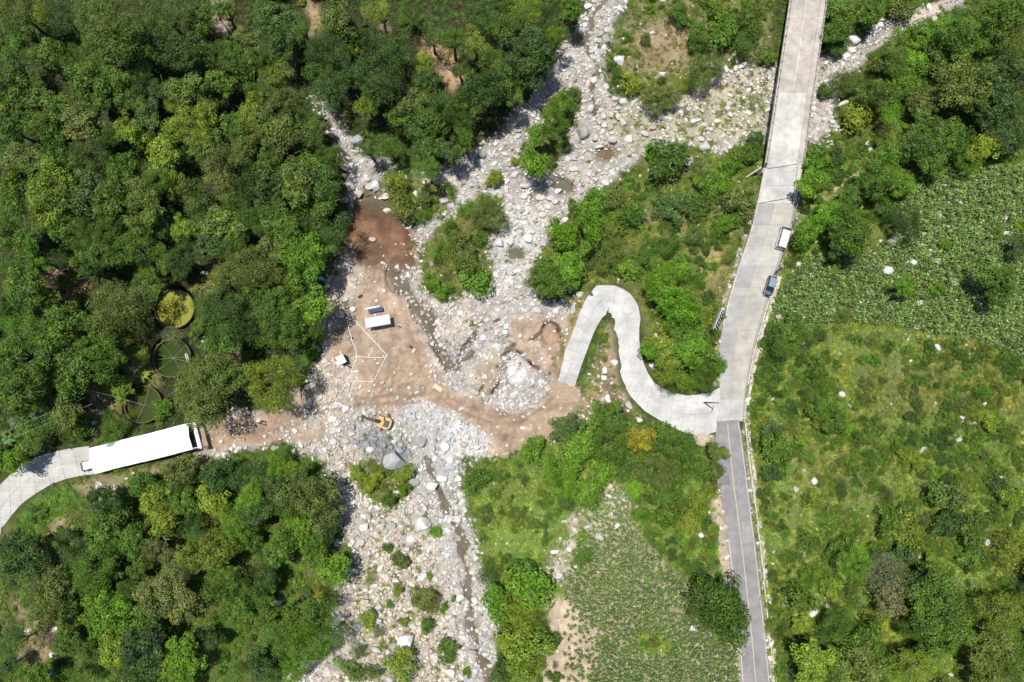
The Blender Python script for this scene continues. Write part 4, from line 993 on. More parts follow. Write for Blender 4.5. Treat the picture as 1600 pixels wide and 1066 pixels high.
lf = slab_road("village_lane", LF_A, LF_B, LF_Z, 3.0, [(0, .5), (.5, 1)], (0.49, 0.475, 0.45), 0.05)
asp = link("asphalt_road", strip_mesh("asphalt_road", resample(ASP_L, ASP_R, [ROADZ] * 14, 3.0), 0, 1, -0.01, M_ASPH), kind='structure')
ast = resample(ASP_L, ASP_R, [ROADZ] * 14, 3.0)
link("centre_line", strip_mesh("centre_line", ast, 0.482, 0.508, 0.0, M_PAINTY), asp)
link("edge_line", strip_mesh("edge_line", ast[8:], 0.035, 0.06, -0.004, M_PAINTW), asp)
link("edge_line", strip_mesh("edge_line", ast, 0.945, 0.965, -0.004, M_PAINTW), asp)
gp = [(x, y) for y in np.arange(580, 634, 2.0) for x in np.arange(846, 920, 2.0)]; nx_ = len(np.arange(846, 920, 2.0))
gpx = np.array([g[0] for g in gp]); gpy = np.array([g[1] for g in gp]); dd_, rz_ = road_level(gpx, gpy)
wq = 9 * (fbm(gpx, gpy, 12, 12, 3) - .5)
inside = pip(gpx + wq, gpy - wq * .8, P2("852 612 860 598 868 590 874 594 882 596 890 603 900 600 910 612 905 630 870 630")).reshape(-1, nx_)
gz_ = np.where(dd_ < 1, np.maximum(rz_ + .05, samp(HGT, gpx, gpy) + .05), samp(HGT, gpx, gpy) + .05) + .12 * fbm(gpx, gpy, 6, 14, 3)
sx_, sy_ = ray_np(gpx, gpy, gz_); I = np.arange(len(gp)).reshape(-1, nx_); ok = inside[:-1, :-1] & inside[1:, 1:] & inside[1:, :-1] & inside[:-1, 1:]
link("soil_spill", mesh_np("soil_spill", np.stack([sx_, sy_, gz_], -1), np.stack([I[1:, :-1], I[1:, 1:], I[:-1, 1:], I[:-1, :-1]], -1)[ok], None, simple("loose_soil", (0.36, 0.265, 0.19), .95, var=.2, scale=2, bump=.6)), kind='structure')
rj = random.Random(8)
zz = [(1119.5 + (1155.5 - 1119.5) * k / 14, 659.6 - 2.2 * k / 14 - rj.uniform(0, 2.6)) for k in range(15)]
vv = [at(x, y, ROADZ + .009) for x, y in zz] + [at(1155.5, 661, ROADZ + .009), at(1119.5, 663.5, ROADZ + .009)]
me = bpy.data.meshes.new("ragged_edge"); me.from_pydata([tuple(v) for v in vv], [], [tuple(reversed(range(len(vv))))]); me.materials.append(M_ASPH); link("ragged_edge", me, asp)
for q_, c_ in (("1124 742 1140 741 1141 758 1125 759", (.20, .19, .185)), ("1158 815 1172 814 1176 848 1161 849", (.30, .285, .27)), ("1143 905 1160 903 1162 921 1145 923", (.205, .195, .19))):
    me = bpy.data.meshes.new("repair_patch"); me.from_pydata([tuple(at(x, y, ROADZ - .004)) for x, y in P2(q_)], [], [(3, 2, 1, 0)]); me.materials.append(simple("patched_asphalt", c_, .9, var=.2, scale=.8)); link("repair_patch", me, asp)
# kerbs and drain along the road
M_KERB = simple("kerb_concrete", (0.49, 0.455, 0.40), 0.85, var=0.22, scale=2.5)
def kerb(name, pts, z, w, h, seg, r, jit=0.0, side=1, mat=None, child="kerb_stone"):
    base = MB(); P_ = [at(x, y, z) for x, y in pts]
    root = None; acc = []
    L = [0]
    for a, b in zip(P_, P_[1:]): L.append(L[-1] + (b - a).length)
    n = int(L[-1] / seg)
    root = bpy.data.objects.new(name, None); COLL.objects.link(root); root['kind'] = 'structure'; root.location = P_[0]
    def pt(t):
        i = max(j for j in range(len(L)) if L[j] <= t + 1e-6); i = min(i, len(P_) - 2)
        return P_[i].lerp(P_[i + 1], (t - L[i]) / (L[i + 1] - L[i])), (P_[i + 1] - P_[i]).normalized()
    for k in range(n):
        p0, d = pt(L[-1] * k / n + 0.02); p1, _ = pt(L[-1] * (k + 1) / n - 0.02)
        c = (p0 + p1) / 2; ln = (p1 - p0).length
        if r.random() < jit * 0.25: continue
        nrm = Vector((-d.y, d.x, 0)); c = c + nrm * r.uniform(-jit, jit)
        mb = MB().box((0, 0, 0), (ln * r.uniform(1 - jit * .3, 1), w * r.uniform(1 - jit, 1 + jit), h * r.uniform(1 - jit * .5, 1 + jit * .5)))
        mb.obj(child, mat or M_KERB, root, loc=c - P_[0] + Vector((0, 0, h / 2 - 0.12)), rot=(0, 0, math.atan2(p1.y - p0.y, p1.x - p0.x) + r.uniform(-jit, jit) * .15))
    return root
rk = random.Random(3)
kerb("roadside_kerb", [(x + 0.5, y) for x, y in MAIN_L[:7]], ROADZ, 0.28, 0.34, 2.2, rk)
RE = [(1214, 432), (1199, 480), (1188, 515), (1178, 552), (1170, 590), (1165, 625), (1163, 655), (1167, 690), (1171, 720), (1176, 760), (1181, 800), (1186, 840), (1191, 880), (1195, 920), (1199, 960), (1203, 1000), (1207, 1040), (1211, 1090), (1219, 1160)]
kerb("drain_kerb", RE, ROADZ, 0.30, 0.30, 2.6, rk, jit=0.12)
REa = [(x + 2.5, y) for x, y in RE]; REb = [(x + 7.5 + 1.5 * math.sin(i * 2.3), y) for i, (x, y) in enumerate(RE)]
link("stone_gutter", strip_mesh("stone_gutter", resample(REa, REb, [ROADZ] * len(RE), 1.0), 0, 1, 0.02, simple("gutter_rubble", (0.50, 0.45, 0.375), .95, var=.45, scale=2.2, bump=.8)), kind='structure')
kerb("hairpin_kerb", [(x, y) for x, y in SW_A[4:13]], 5.6, 0.18, 0.2, 2.0, rk) if False else None
# ------------------------------------------------------------------ bridge
BL = P2("1252 -140 1234 0 1222 80 1210 160 1200 225 1194 262"); BRR = P2("1308 -140 1291 0 1280 80 1268 160 1259 225 1254 262")
BZ = [ROADZ] * 6
bst = resample(BL, BRR, BZ, 9.0)
AL = P2("1194 262 1188 292 1183 318"); AR = P2("1254 262 1250 292 1246 318")
bridge = thing("road_bridge", "long pale concrete road bridge with railings crossing the stony river", "bridge", (0, 0, 0))
M_STEELG = simple("grey_rail", (0.36, 0.35, 0.33), 0.6, var=0.2)
M_RUSTY = simple("rusty_stain", (0.40, 0.29, 0.19), 0.9, var=0.3)
M_SHADE = simple("shade_black", (0.03, 0.03, 0.03), 0.8)
def deckpiece(f0, f1, zt, zb, a, b, name, tone, parent, mat=None):
    (a0, b0), (a1, b1) = a, b
    q = [a0.lerp(b0, f0), a0.lerp(b0, f1), a1.lerp(b1, f1), a1.lerp(b1, f0)]
    mb = MB(); vs = [(p.x, p.y, p.z + zb) for p in q] + [(p.x, p.y, p.z + zt) for p in q]
    mb.add(vs, [(0, 1, 2, 3), (4, 5, 6, 7), (0, 1, 5, 4), (1, 2, 6, 5), (2, 3, 7, 6), (3, 0, 4, 7)])
    return mb.obj(name, mat or M_CONCB, parent, color=tone)
def tk(t):
    k = rk.uniform(.96, 1.03); return [v * k for v in t]
n = len(bst) - 1
for i in range(n):
    s0, s1 = bst[i], bst[i + 1]
    e = 0.0012
    s0 = (s0[0].lerp(s1[0], e), s0[1].lerp(s1[1], e)); s1b = (s1[0].lerp(s0[0], e), s1[1].lerp(s0[1], e))
    yy = to_px(*s0[0])[1]
    t1 = (0.46, 0.415, 0.355) if yy < 112 else (0.56, 0.525, 0.49)
    deckpiece(0.085, 0.455, 0, -0.25, s0, s1b, "deck_slab", tk(t1), bridge)
    deckpiece(0.475, 0.84, 0, -0.25, s0, s1b, "deck_slab", tk(t1), bridge)
    deckpiece(0.455, 0.475, -0.006, -0.25, s0, s1b, "joint_strip", (0.60, 0.57, 0.50), bridge)
deckpiece(0.03, 0.085, 0.22, -0.4, bst[0], bst[-1], "kerb", (0.50, 0.45, 0.38), bridge) if False else None
for i in range(n):
    s0, s1 = bst[i], bst[i + 1]
    deckpiece(0.0, 0.085, 0.2, -0.45, s0, s1, "edge_kerb", (0.52, 0.47, 0.40), bridge)
    deckpiece(0.84, 1.0, 0.2, -0.45, s0, s1, "sidewalk", (0.47, 0.43, 0.375), bridge)
for f in (0.16, 0.5, 0.84):
    deckpiece(f - 0.035, f + 0.035, -0.27, -1.5, bst[0], bst[-1], "girder", (0.36, 0.34, 0.31), bridge)
for f, nm in ((0.025, 'w'), (0.975, 'e')):
    rl = [s[0].lerp(s[1], f) for s in bst]
    for hz in (0.55, 0.95):
        MB().tube([p + Vector((0, 0, 0.2 + hz)) for p in rl], 0.05, 6).obj("hand_rail", M_STEELG if hz > .9 else M_CONCB, bridge, color=(.5, .46, .4))
    rr = resample(BL, BRR, BZ, 2.0)
    for s in rr[::1]:
        p = s[0].lerp(s[1], f)
        MB().box((0, 0, 0.5), (0.2, 0.2, 1.05)).obj("rail_post", M_CONCB, bridge, loc=p + Vector((0, 0, 0.18)), rot=(0, 0, 0.15), color=(.58, .53, .46))
for yy in (40, 150):
    c0 = at(1228 + (150 - yy) * .14 + 6, yy, ROADZ); c1 = c0 + Vector((5.2, -0.8, 0)); m_ = (c0 + c1) / 2
    gz = ground_xy(m_.x, m_.y)
    MB().box((0, 0, (ROADZ - 1.5 + gz - 1) / 2), (6.2, 1.1, ROADZ - 1.5 - gz + 1), 0).obj("pier", M_CONCB, bridge, loc=(m_.x, m_.y, 0), rot=(0, 0, -.14), color=(.42, .39, .35))
aba = (bst[-1][0], bst[-1][1]); abb = (bst[-1][0].lerp(at(1188, 292, ROADZ), .25), bst[-1][1].lerp(at(1250, 292, ROADZ), .25))
deckpiece(-0.02, 1.02, -0.28, -7.5, aba, abb, "abutment", (0.42, 0.39, 0.34), bridge)
# approach slab
ap = slab_road("bridge_approach", AL, AR, [ROADZ] * 3, 9.0, [(0.085, .46), (.46, .86)], (0.53, 0.515, 0.49), 0.02, mat=M_CONCB)
ast2 = resample(AL, AR, [ROADZ] * 3, 3.7)
link("left_kerb", strip_mesh("left_kerb", ast2, 0.0, 0.08, 0.2, M_KERB), ap); link("pavement", strip_mesh("pavement", ast2, 0.87, 0.97, 0.15, M_KERB), ap)
M_JD = simple("joint_dark", (0.10, 0.095, 0.09), 0.9)
for (x0, y0, x1, y1) in ((1196, 264.5, 1256, 255), (1180, 319, 1248, 307)):
    a, b = at(x0, y0, ROADZ + .012), at(x1, y1, ROADZ + .012); d = (b - a)
    MB().box((0, 0, 0), (d.length, 0.16, 0.03)).obj("expansion_joint", M_JD, ap, loc=(a + b) / 2, rot=(0, 0, math.atan2(d.y, d.x)))
# wing walls and guard rail at the bridge end
def beam(name, a, b, w, h, mat, label, cat, group=None, parent=None):
    a, b = Vector(a), Vector(b); d = b - a
    mb = MB().box((0, 0, 0), (d.length, w, h))
    o = mb.obj(name, mat, parent, loc=(a + b) / 2, rot=Euler((0, -math.asin(d.z / d.length), math.atan2(d.y, d.x))))
    if label: tag(o, label, cat, group)
    return o
ww = thing("wing_wall", "pale sloping concrete wing wall nearest the bridge's first joint, left side", "wall", at(1188, 262, 6.8))
def upright(parent, a, b, w, z0):
    a, b = Vector(a), Vector(b); d = b - a
    nrm = Vector((-d.y, d.x, 0)).normalized() * w / 2
    V = [a - nrm, a + nrm, b + nrm, b - nrm]
    mb = MB(); vs = [(p.x, p.y, z0) for p in V] + [(p.x, p.y, p.z) for p in V]
    mb.add(vs, [(0, 1, 2, 3), (4, 5, 6, 7), (0, 1, 5, 4), (1, 2, 6, 5), (2, 3, 7, 6), (3, 0, 4, 7)])
    o = mb.obj("wall_panel", M_KERB, None); o.parent = parent; o.matrix_parent_inverse = Matrix.Translation(-parent.location); return o
upright(ww, at(1190, 261, 7.2), at(1166, 277, 4.2), 0.35, 1.5)
ww2 = thing("wing_wall", "short pale concrete wing wall beside the second joint at the bridge approach", "wall", at(1183, 317, 6.8))
upright(ww2, at(1184, 315, 7.4), at(1171, 321, 6.2), 0.5, 3.5)
gr = thing("guard_rail", "thin grey steel guard rail on the road edge by the footpath end", "guard rail", at(1244, 322, ROADZ))
for k in range(5):
    p = at(1249.5 - k * 3.2, 300 + k * 12, ROADZ) - gr.location
    MB().box((p.x, p.y, 0.35), (0.12, 0.12, 0.9)).obj("rail_post", M_STEELG, gr)
MB().tube([at(1249.5 - k * 3.2, 300 + k * 12, ROADZ) - gr.location + Vector((0, 0, .75)) for k in range(5)], 0.09, 6).obj("rail", M_STEELG, gr)
gr2 = thing("guard_rail", "thin grey guard rail beside the white van, between road and trees", "guard rail", at(1240, 352, ROADZ))
for k in range(4):
    p = at(1243 - k * 3.0, 348 + k * 10, ROADZ) - gr2.location
    MB().box((p.x, p.y, 0.35), (0.1, 0.1, 0.9)).obj("rail_post", M_STEELG, gr2)
MB().tube([at(1243 - k * 3.0, 348 + k * 10, ROADZ) - gr2.location + Vector((0, 0, .75)) for k in range(4)], 0.07, 6).obj("rail", M_STEELG, gr2)

# ------------------------------------------------------------------ fish ponds
M_WALL = simple("pond_wall", (0.10, 0.085, 0.06), 0.9, var=0.3)
M_RIM = simple("pond_rim", (0.11, 0.11, 0.06), 0.9, var=0.3)
M_STRING = simple("pale_cord", (0.55, 0.55, 0.5), 0.7)
PW = {'bright': water("algae_water", (0.21, 0.215, 0.008), 0.25, 0.08, bump=0.02), 'mid': water("dark_pond_water", (0.034, 0.055, 0.010), 0.12, 0.12, bump=0.03), 'low': water("olive_pond_water", (0.046, 0.060, 0.012), 0.12, 0.15, bump=0.03)}
PL = {'bright': "round fish pond full of bright yellow-green algae water", 'mid': "round fish pond of dark green water, the middle of the three ponds", 'low': "round fish pond of olive water, closest to the white canopy"}
for cx, cy, r_, z, key in PONDS:
    c = at(cx, cy, z); R_ = r_ * (CZ - z) / F
    pd = thing("fish_pond", PL[key], "pond", (c.x, c.y, z - 1.2))
    mb = MB(); nseg = 40; rings = []
    for rr_, zz in ((R_ + .12, -0.3), (R_ + .12, 1.95), (R_, 1.95), (R_, 0.0)):
        rings.append([(rr_ * math.cos(2 * math.pi * k / nseg), rr_ * math.sin(2 * math.pi * k / nseg), zz) for k in range(nseg)])
    mb.loft(rings, cap=False); mb.obj("pond_wall", M_WALL, pd, smooth=False)
    mb = MB(); mb.loft([[(rr_ * math.cos(2 * math.pi * k / nseg), rr_ * math.sin(2 * math.pi * k / nseg), 1.96) for k in range(nseg)] for rr_ in (R_ + .16, R_ - .02)], cap=False); mb.obj("pond_rim", M_RIM, pd)
    mb = MB(); mb.add([((R_ - .01) * math.cos(2 * math.pi * k / 40), (R_ - .01) * math.sin(2 * math.pi * k / 40), 1.2) for k in range(40)], [tuple(range(40))]); mb.obj("water_surface", PW[key], pd)
    for a in {'bright': (), 'mid': (0.1, 0.75, 2.2, 2.9), 'low': (1.25, 2.85)}[key]:
        MB().tube([(R_ * math.cos(a), R_ * math.sin(a), 1.99), (0.4, 0, 1.9), (-R_ * math.cos(a), -R_ * math.sin(a), 1.99)], 0.014, 4).obj("cord", M_STRING, pd)

# ------------------------------------------------------------------ canopies and roofs
M_WHITEC = simple("white_canvas", (0.80, 0.80, 0.81), 0.7, var=0.02, scale=0.5)
M_WHITE = simple("white_paint", (0.74, 0.74, 0.74), 0.5, var=0.05)
M_SHEET = simple("pale_sheet_metal", (0.50, 0.53, 0.55), 0.5, var=0.16, scale=1.2)
M_NAVY = simple("navy_tarpaulin", (0.035, 0.045, 0.13), 0.6, var=0.3)
M_WOOD = simple("pale_plywood", (0.62, 0.50, 0.32), 0.8, var=0.12)
M_METAL = simple("grey_metal", (0.35, 0.35, 0.36), 0.45, metal=0.5)
can = thing("event_canopy", "long white canvas canopy roof spanning the lane beside the round ponds", "canopy", place(225, 705))
cz = 6.5
top = [(139, 700.5), (294, 661.5)]; bot = [(147, 741), (301.5, 702.5)]
for k in range(6):
    t0, t1 = k / 6, (k + 1) / 6 + 0.0006
    A0 = at(top[0][0] + (top[1][0] - top[0][0]) * t0, top[0][1] + (top[1][1] - top[0][1]) * t0, cz); A1 = at(top[0][0] + (top[1][0] - top[0][0]) * t1, top[0][1] + (top[1][1] - top[0][1]) * t1, cz)
    B0 = at(bot[0][0] + (bot[1][0] - bot[0][0]) * t0, bot[0][1] + (bot[1][1] - bot[0][1]) * t0, cz); B1 = at(bot[0][0] + (bot[1][0] - bot[0][0]) * t1, bot[0][1] + (bot[1][1] - bot[0][1]) * t1, cz)
    jz = [0, .02, -.01, .01, .03, 0.0][k]; sh = (A0 - B0).normalized() * [0, .05, .02, -.04, -.02, .03][k]
    ridge0, ridge1 = (A0 + B0) / 2 + Vector((0, 0, .75)), (A1 + B1) / 2 + Vector((0, 0, .75))
    mb = MB(); O = can.location; Z = Vector((0, 0, jz))
    g = [A0, ridge0, B0, A1, ridge1, B1]; g = [p - O + Z + sh for p in g]; lo = [p - Vector((0, 0, .07)) for p in g]
    mb.add([tuple(p) for p in g + lo], [(0, 1, 4, 3), (1, 2, 5, 4), (6, 7, 10, 9), (7, 8, 11, 10), (0, 3, 9, 6), (2, 5, 11, 8), (0, 1, 7, 6), (1, 2, 8, 7), (3, 4, 10, 9), (4, 5, 11, 10)])
    mb.obj("roof_panel", M_WHITEC, can)
    for P_, Q_ in ((A0, A1), (B0, B1)):
        p, q = P_ - O + Z + sh, Q_ - O + Z + sh; dn = Vector((0, 0, -.35))
        e = MB(); e.add([tuple(p), tuple(q), tuple(q + dn), tuple(p + dn)], [(0, 1, 2, 3)]); e.obj("valance", M_WHITEC, can)
for k in range(7):
    for tb in (top, bot):
        p = at(tb[0][0] + (tb[1][0] - tb[0][0]) * k / 6, tb[0][1] + (tb[1][1] - tb[0][1]) * k / 6, cz - .1)
        gz = ground_xy(p.x, p.y)
        MB().tube([(p.x - can.location.x, p.y - can.location.y, gz - 0.1 - can.location.z), tuple(p - can.location)], 0.05, 6).obj("pole", M_METAL, can)
ga = thing("entrance_frame", "white entrance arch beam standing at the right end of the long white canopy", "arch", place(309, 682, 3))
a_, b_ = at(303.5, 663, 6.6), at(313, 700, 6.6)
dd = b_ - a_; mid = (a_ + b_) / 2 - ga.location
MB().box((0, 0, 0), (dd.length, 0.75, 0.35), 0).obj("beam", M_WHITE, ga, loc=mid, rot=(0, 0, math.atan2(dd.y, dd.x)))
for p in (a_, b_):
    gz = ground_xy(p.x, p.y); MB().box((0, 0, (gz + 6.5) / 2 - ga.location.z), (0.35, 0.35, 6.5 - gz), 0).obj("post", M_WHITE, ga, loc=(p.x - ga.location.x, p.y - ga.location.y, 0))
for q in ((296, 662), (302.5, 700.5)):
    p0 = at(q[0], q[1], 6.9) - ga.location; p1 = at(q[0] + 8.5, q[1] + (-1.5), 6.7) - ga.location
    MB().tube([tuple(p0), tuple(p1)], 0.1, 4).obj("tie_bar", M_WHITE, ga)

def flat_roof(name, label, cat, q, z, mat, ribs=0, posts=True, shade_sides=False):
    P_ = [at(x, y, z) for x, y in q]; c = sum(P_, Vector()) / 4
    gz = ground_xy(c.x, c.y); t = thing(name, label, cat, (c.x, c.y, gz))
    mb = MB(); L_ = [p - t.location for p in P_]
    vs = [(p.x, p.y, p.z - .06) for p in L_] + [tuple(p) for p in L_]
    mb.add(vs, [(0, 1, 2, 3), (4, 5, 6, 7), (0, 1, 5, 4), (1, 2, 6, 5), (2, 3, 7, 6), (3, 0, 4, 7)]); mb.obj("roof_sheet", mat, t)
    for k in range(ribs):
        f = (k + .5) / ribs; a = L_[0].lerp(L_[1], f); b = L_[3].lerp(L_[2], f)
        MB().tube([tuple(a + Vector((0, 0, .02))), tuple(b + Vector((0, 0, .02)))], 0.035, 4).obj("roof_rib", mat, t)
    for p in L_:
        p2 = p * 0.94; MB().tube([(p2.x, p2.y, -.1), (p2.x, p2.y, z - gz - .05)], 0.045, 6).obj("post", M_METAL, t)
    if shade_sides:  # black sheets standing in for the shade beneath the roof
        for i in (1, 2):
            a, b = L_[i] * .9, L_[(i + 1) % 4] * .9
            e = MB(); e.add([(a.x, a.y, 0), (b.x, b.y, 0), (b.x, b.y, z - gz - .1), (a.x, a.y, z - gz - .1)], [(0, 1, 2, 3)]); e.obj("shade_sheet", M_SHADE, t)
    return t
flat_roof("shelter_roof", "long pale sheet-metal shelter roof standing on the brown work site", "shelter", [(569.8, 497.8), (608, 490.8), (610.4, 506), (571.8, 512.8)], 3.6, M_SHEET, ribs=9)
flat_roof("popup_tent", "small square white tent on the stony edge of the work site", "tent", [(523.8, 559.5), (535, 553), (541.5, 565.3), (531.7, 570.2)], 3.6, M_WHITEC, shade_sides=True)
tb = thing("long_table", "long narrow table under a navy tarpaulin, above the pale shelter roof", "table", place(586, 485, 1))
p = at(586, 484, 1.9) - tb.location
ang = 0.2
MB().box((p.x, p.y, .85), (3.1, .95, .09), ang).obj("tabletop", M_NAVY, tb); MB().box((p.x, p.y - .05, 1.0), (2.9, .22, .22), ang).obj("folded_cover", M_NAVY, tb)
for sx in (-1.3, 1.3):
    for sy in (-.3, .3): MB().box((p.x + sx * math.cos(ang), p.y + sx * math.sin(ang) + sy, .42), (.07, .07, .85)).obj("leg", M_METAL, tb)
bn = thing("bench", "narrow white bench just behind the navy covered table", "bench", place(582, 480.8, .5))
MB().box((0, 0, .45), (3.2, .32, .06), ang).obj("seat", M_WHITE, bn)
for sx in (-1.3, 1.3): MB().box((sx * math.cos(ang), sx * math.sin(ang), .2), (.08, .28, .44), ang).obj("leg", M_METAL, bn)
M_BLACK = simple("black_plastic", (0.012, 0.012, 0.012), 0.6)
bx_ = thing("black_crate", "small black crate on bare earth above the navy covered table", "crate", place(562.8, 463, .3), 0.55)
MB().box((0, 0, .25), (.95, .38, .5)).obj("box_body", M_BLACK, bx_, bevel=.02); MB().box((0, 0, .53), (1.0, .42, .06)).obj("lid", M_BLACK, bx_)
bd = [at(x, y, ground(x, y) + .12) for x, y in ((680.5, 598.7), (692.4, 607.7), (688.4, 613.4), (675.7, 604.5))]
c = sum(bd, Vector()) / 4; pb = thing("plywood_board", "pale plywood board lying flat on the dirt track, right of the work site", "board", (c.x, c.y, ground_xy(c.x, c.y)))
mb = MB(); mb.add([(p.x - c.x, p.y - c.y, z) for z in (.03, .13) for p in bd], [(0, 1, 2, 3), (4, 5, 6, 7), (0, 1, 5, 4), (1, 2, 6, 5), (2, 3, 7, 6), (3, 0, 4, 7)]); mb.obj("board_sheet", M_WOOD, pb)
MB().box((0, 0, .15), (1.7, .07, .05), math.radians(-37)).obj("batten", M_WOOD, pb)
# white hose lines laid on the ground
M_HOSE = simple("white_hose", (0.78, 0.77, 0.74), 0.6, var=0.05)
def hose(label, pts, r=0.085):
    P_ = []
    for a, b in zip(pts, pts[1:]):
        n = max(2, int(math.dist(a, b) / 4))
        for i in range(n):
            t = i / n; x = a[0] + (b[0] - a[0]) * t + math.sin(i * 1.3 + a[0]) * .35; y = a[1] + (b[1] - a[1]) * t + math.cos(i * 1.1) * .3
            P_.append(place(x, y, .3) + Vector((0, 0, .16)))
    P_.append(place(*pts[-1], .3) + Vector((0, 0, .16)))
    o = thing("white_hose", label, "hose", P_[0], 0, "white hoses laid out on the work site")
    MB().tube([tuple(p - P_[0]) for p in P_], r, 6).obj("hose_run", M_HOSE, o, smooth=True)
    for p in (P_[0], P_[-1]): MB().tube([tuple(p - P_[0] + Vector((-.12, 0, 0))), tuple(p - P_[0] + Vector((.12, 0, 0)))], r * 1.5, 6).obj("coupling", M_WHITE, o)
hose("white hose from the pale boulder past a standing person, left edge of the laid loop", [(539.6, 495.3), (545, 513), (549, 530), (556, 545), (558, 557)])
hose("longest diagonal white hose, passing below the pale shelter roof", [(539.6, 495.3), (546, 498), (555.7, 501.8), (568, 516), (584, 533), (604.3, 555)])
hose("horizontal white hose joining the two sides of the loop, right of the small tent", [(556, 557), (572, 558), (588, 559), (601.4, 558.6)])
hose("white hose slanting down from the loop's right corner to its bottom corner", [(604.3, 555), (600, 564), (591, 581), (584.2, 596.6)])
hose("short horizontal white hose closing the bottom of the loop", [(543, 596), (560, 595.7), (584.2, 596.6)])
hose("long white hose running down from below the tent toward the excavator's left", [(558, 557), (551, 575), (543, 596), (530, 618), (512.3, 648.3), (526, 657.7)])
hose("thin white hose at the lower end beside a white boulder", [(526, 657.7), (540, 645), (551.8, 635.4)], .06)
hose("short loose white hose piece inside the loop", [(582.3, 545), (579.5, 550), (576.5, 556)], .07)
for (x0, y0, x1, y1, lb) in ((289.2, 553, 293, 566.5, "left one of two white pipes beside the middle pond"), (291.8, 552.5, 295.6, 566, "right one of two white pipes beside the middle pond")):
    a, b = at(x0, y0, 5.3), at(x1, y1, 5.2); o = thing("white_pipe", lb, "pipe", a, 0, "two white pipes by the middle pond"); MB().tube([(0, 0, 0), tuple(b - a)], .09, 8).obj("pipe_run", M_HOSE, o, smooth=True)
    MB().tube([(0, 0, -.3), (0, 0, .1)], .06, 6).obj("pipe_foot", M_METAL, o)
# blue tarpaulin in the lower left wood, worktop by the ponds
o = thing("blue_tarpaulin", "small crumpled bright blue tarpaulin in the lower left clearing", "tarpaulin", place(78, 1049, .5), .3)
mb = MB(); N_ = 7
V = [((i / N_ - .5) * .95, (j / N_ - .5) * 1.7, .5 + .25 * math.sin(i * 2.1 + j) * math.cos(j * 1.7) - .3 * abs(i / N_ - .5)) for j in range(N_ + 1) for i in range(N_ + 1)]
mb.add(V, [(j * (N_ + 1) + i, j * (N_ + 1) + i + 1, (j + 1) * (N_ + 1) + i + 1, (j + 1) * (N_ + 1) + i) for j in range(N_) for i in range(N_)])
mb.obj("tarpaulin_sheet", simple("blue_plastic", (0.03, 0.28, 0.62), .5), o)
o = thing("white_work_table", "small white folding table between the middle pond and the trees", "table", place(318, 541, 1.0), -.25)
MB().box((-.2, .9, .95), (.95, .35, .06)).obj("tabletop", M_WHITE, o); MB().box((.15, .05, .95), (.34, 1.1, .06)).obj("side_top", M_WHITE, o)
for q in ((-.95, .9), (.3, .9), (.15, -.6)): MB().box((q[0], q[1], .45), (.06, .06, .95)).obj("leg", M_METAL, o)
o = thing("blue_barrel", "blue plastic barrel below the small white table near the middle pond", "barrel", place(320.5, 552, .6))
MB().tube([(0, 0, 0), (0, 0, .12), (0, 0, .5), (0, 0, .85), (0, 0, .92)], [.27, .31, .33, .31, .27], 14).obj("barrel_body", simple("blue_barrel_plastic", (0.03, 0.07, 0.4), .4), o, smooth=True)
MB().tube([(0, 0, .91), (0, 0, .95)], .29, 14).obj("barrel_lid", M_BLACK, o)
# concrete inspection box between the hairpin legs
o = thing("inspection_box", "small square white concrete box on the grass between the hairpin's legs", "box", place(944.5, 579.5, .5), .05)
MB().box((0, 0, .35), (.98, 1.15, .8)).obj("box_wall", M_KERB, o, bevel=.02); MB().box((0, 0, .80), (.85, 1.0, .08)).obj("box_lid", M_WHITE, o)
o = thing("sand_heap", "heap of tan sand dumped where the hairpin road meets the asphalt", "sand heap", place(1098, 686, .3))
mb = MB(); rings = []
for k, (rr_, zz) in enumerate(((2.0, -.15), (1.6, .12), (1.1, .32), (.6, .45), (.1, .5))):
    rings.append([(rr_ * (1 + .12 * math.sin(3 * t + k)) * math.cos(t), rr_ * .95 * (1 + .1 * math.cos(2 * t + k)) * math.sin(t), zz) for t in [2 * math.pi * q / 22 for q in range(22)]])
mb.loft(rings); mb.obj("heap_surface", simple("tan_sand", (0.47, 0.39, 0.285), .95, var=.22, scale=5, bump=.5), o, smooth=True)

# ------------------------------------------------------------------ billboard, poles, cables
bb = thing("roadside_billboard", "tall roadside billboard seen edge-on with dark lattice back, left of the road", "billboard", place(1111.5, 502))
O = bb.location; hb = 7.0
topc = at(1122, 497, O.z + hb) - O
MB().tube([(0, 0, -.3), (topc.x, topc.y, hb - 1.2)], .11, 8).obj("mast", M_BLACK, bb)
e0 = at(1129.5, 480, O.z + hb) - O; e1 = at(1115, 514, O.z + hb) - O; du = (e1 - e0).normalized(); dn_ = Vector((du.y, -du.x, 0))
for off in (0, .75):
    for zz in (0, -1.6):
        MB().tube([tuple(e0 - dn_ * off + Vector((0, 0, zz))), tuple(e1 - dn_ * off + Vector((0, 0, zz)))], .06, 5).obj("frame_rail", M_BLACK if zz or off else M_WHITE, bb)
for k in range(8):
    a = e0.lerp(e1, k / 7); b = e0.lerp(e1, min(1, (k + 1) / 7))
    MB().tube([tuple(a), tuple(b - dn_ * .75)], .04, 4).obj("lattice_bar", M_WHITE, bb)
    MB().tube([tuple(a - dn_ * .75), tuple(a)], .05, 4).obj("cross_bar", M_BLACK, bb)
mb = MB(); q = [e0 + dn_ * .1, e1 + dn_ * .1]; mb.add([tuple(q[0]), tuple(q[1]), tuple(q[1] - Vector((0, 0, 1.7))), tuple(q[0] - Vector((0, 0, 1.7)))], [(0, 1, 2, 3)]); mb.obj("sign_panel", M_SHEET, bb)
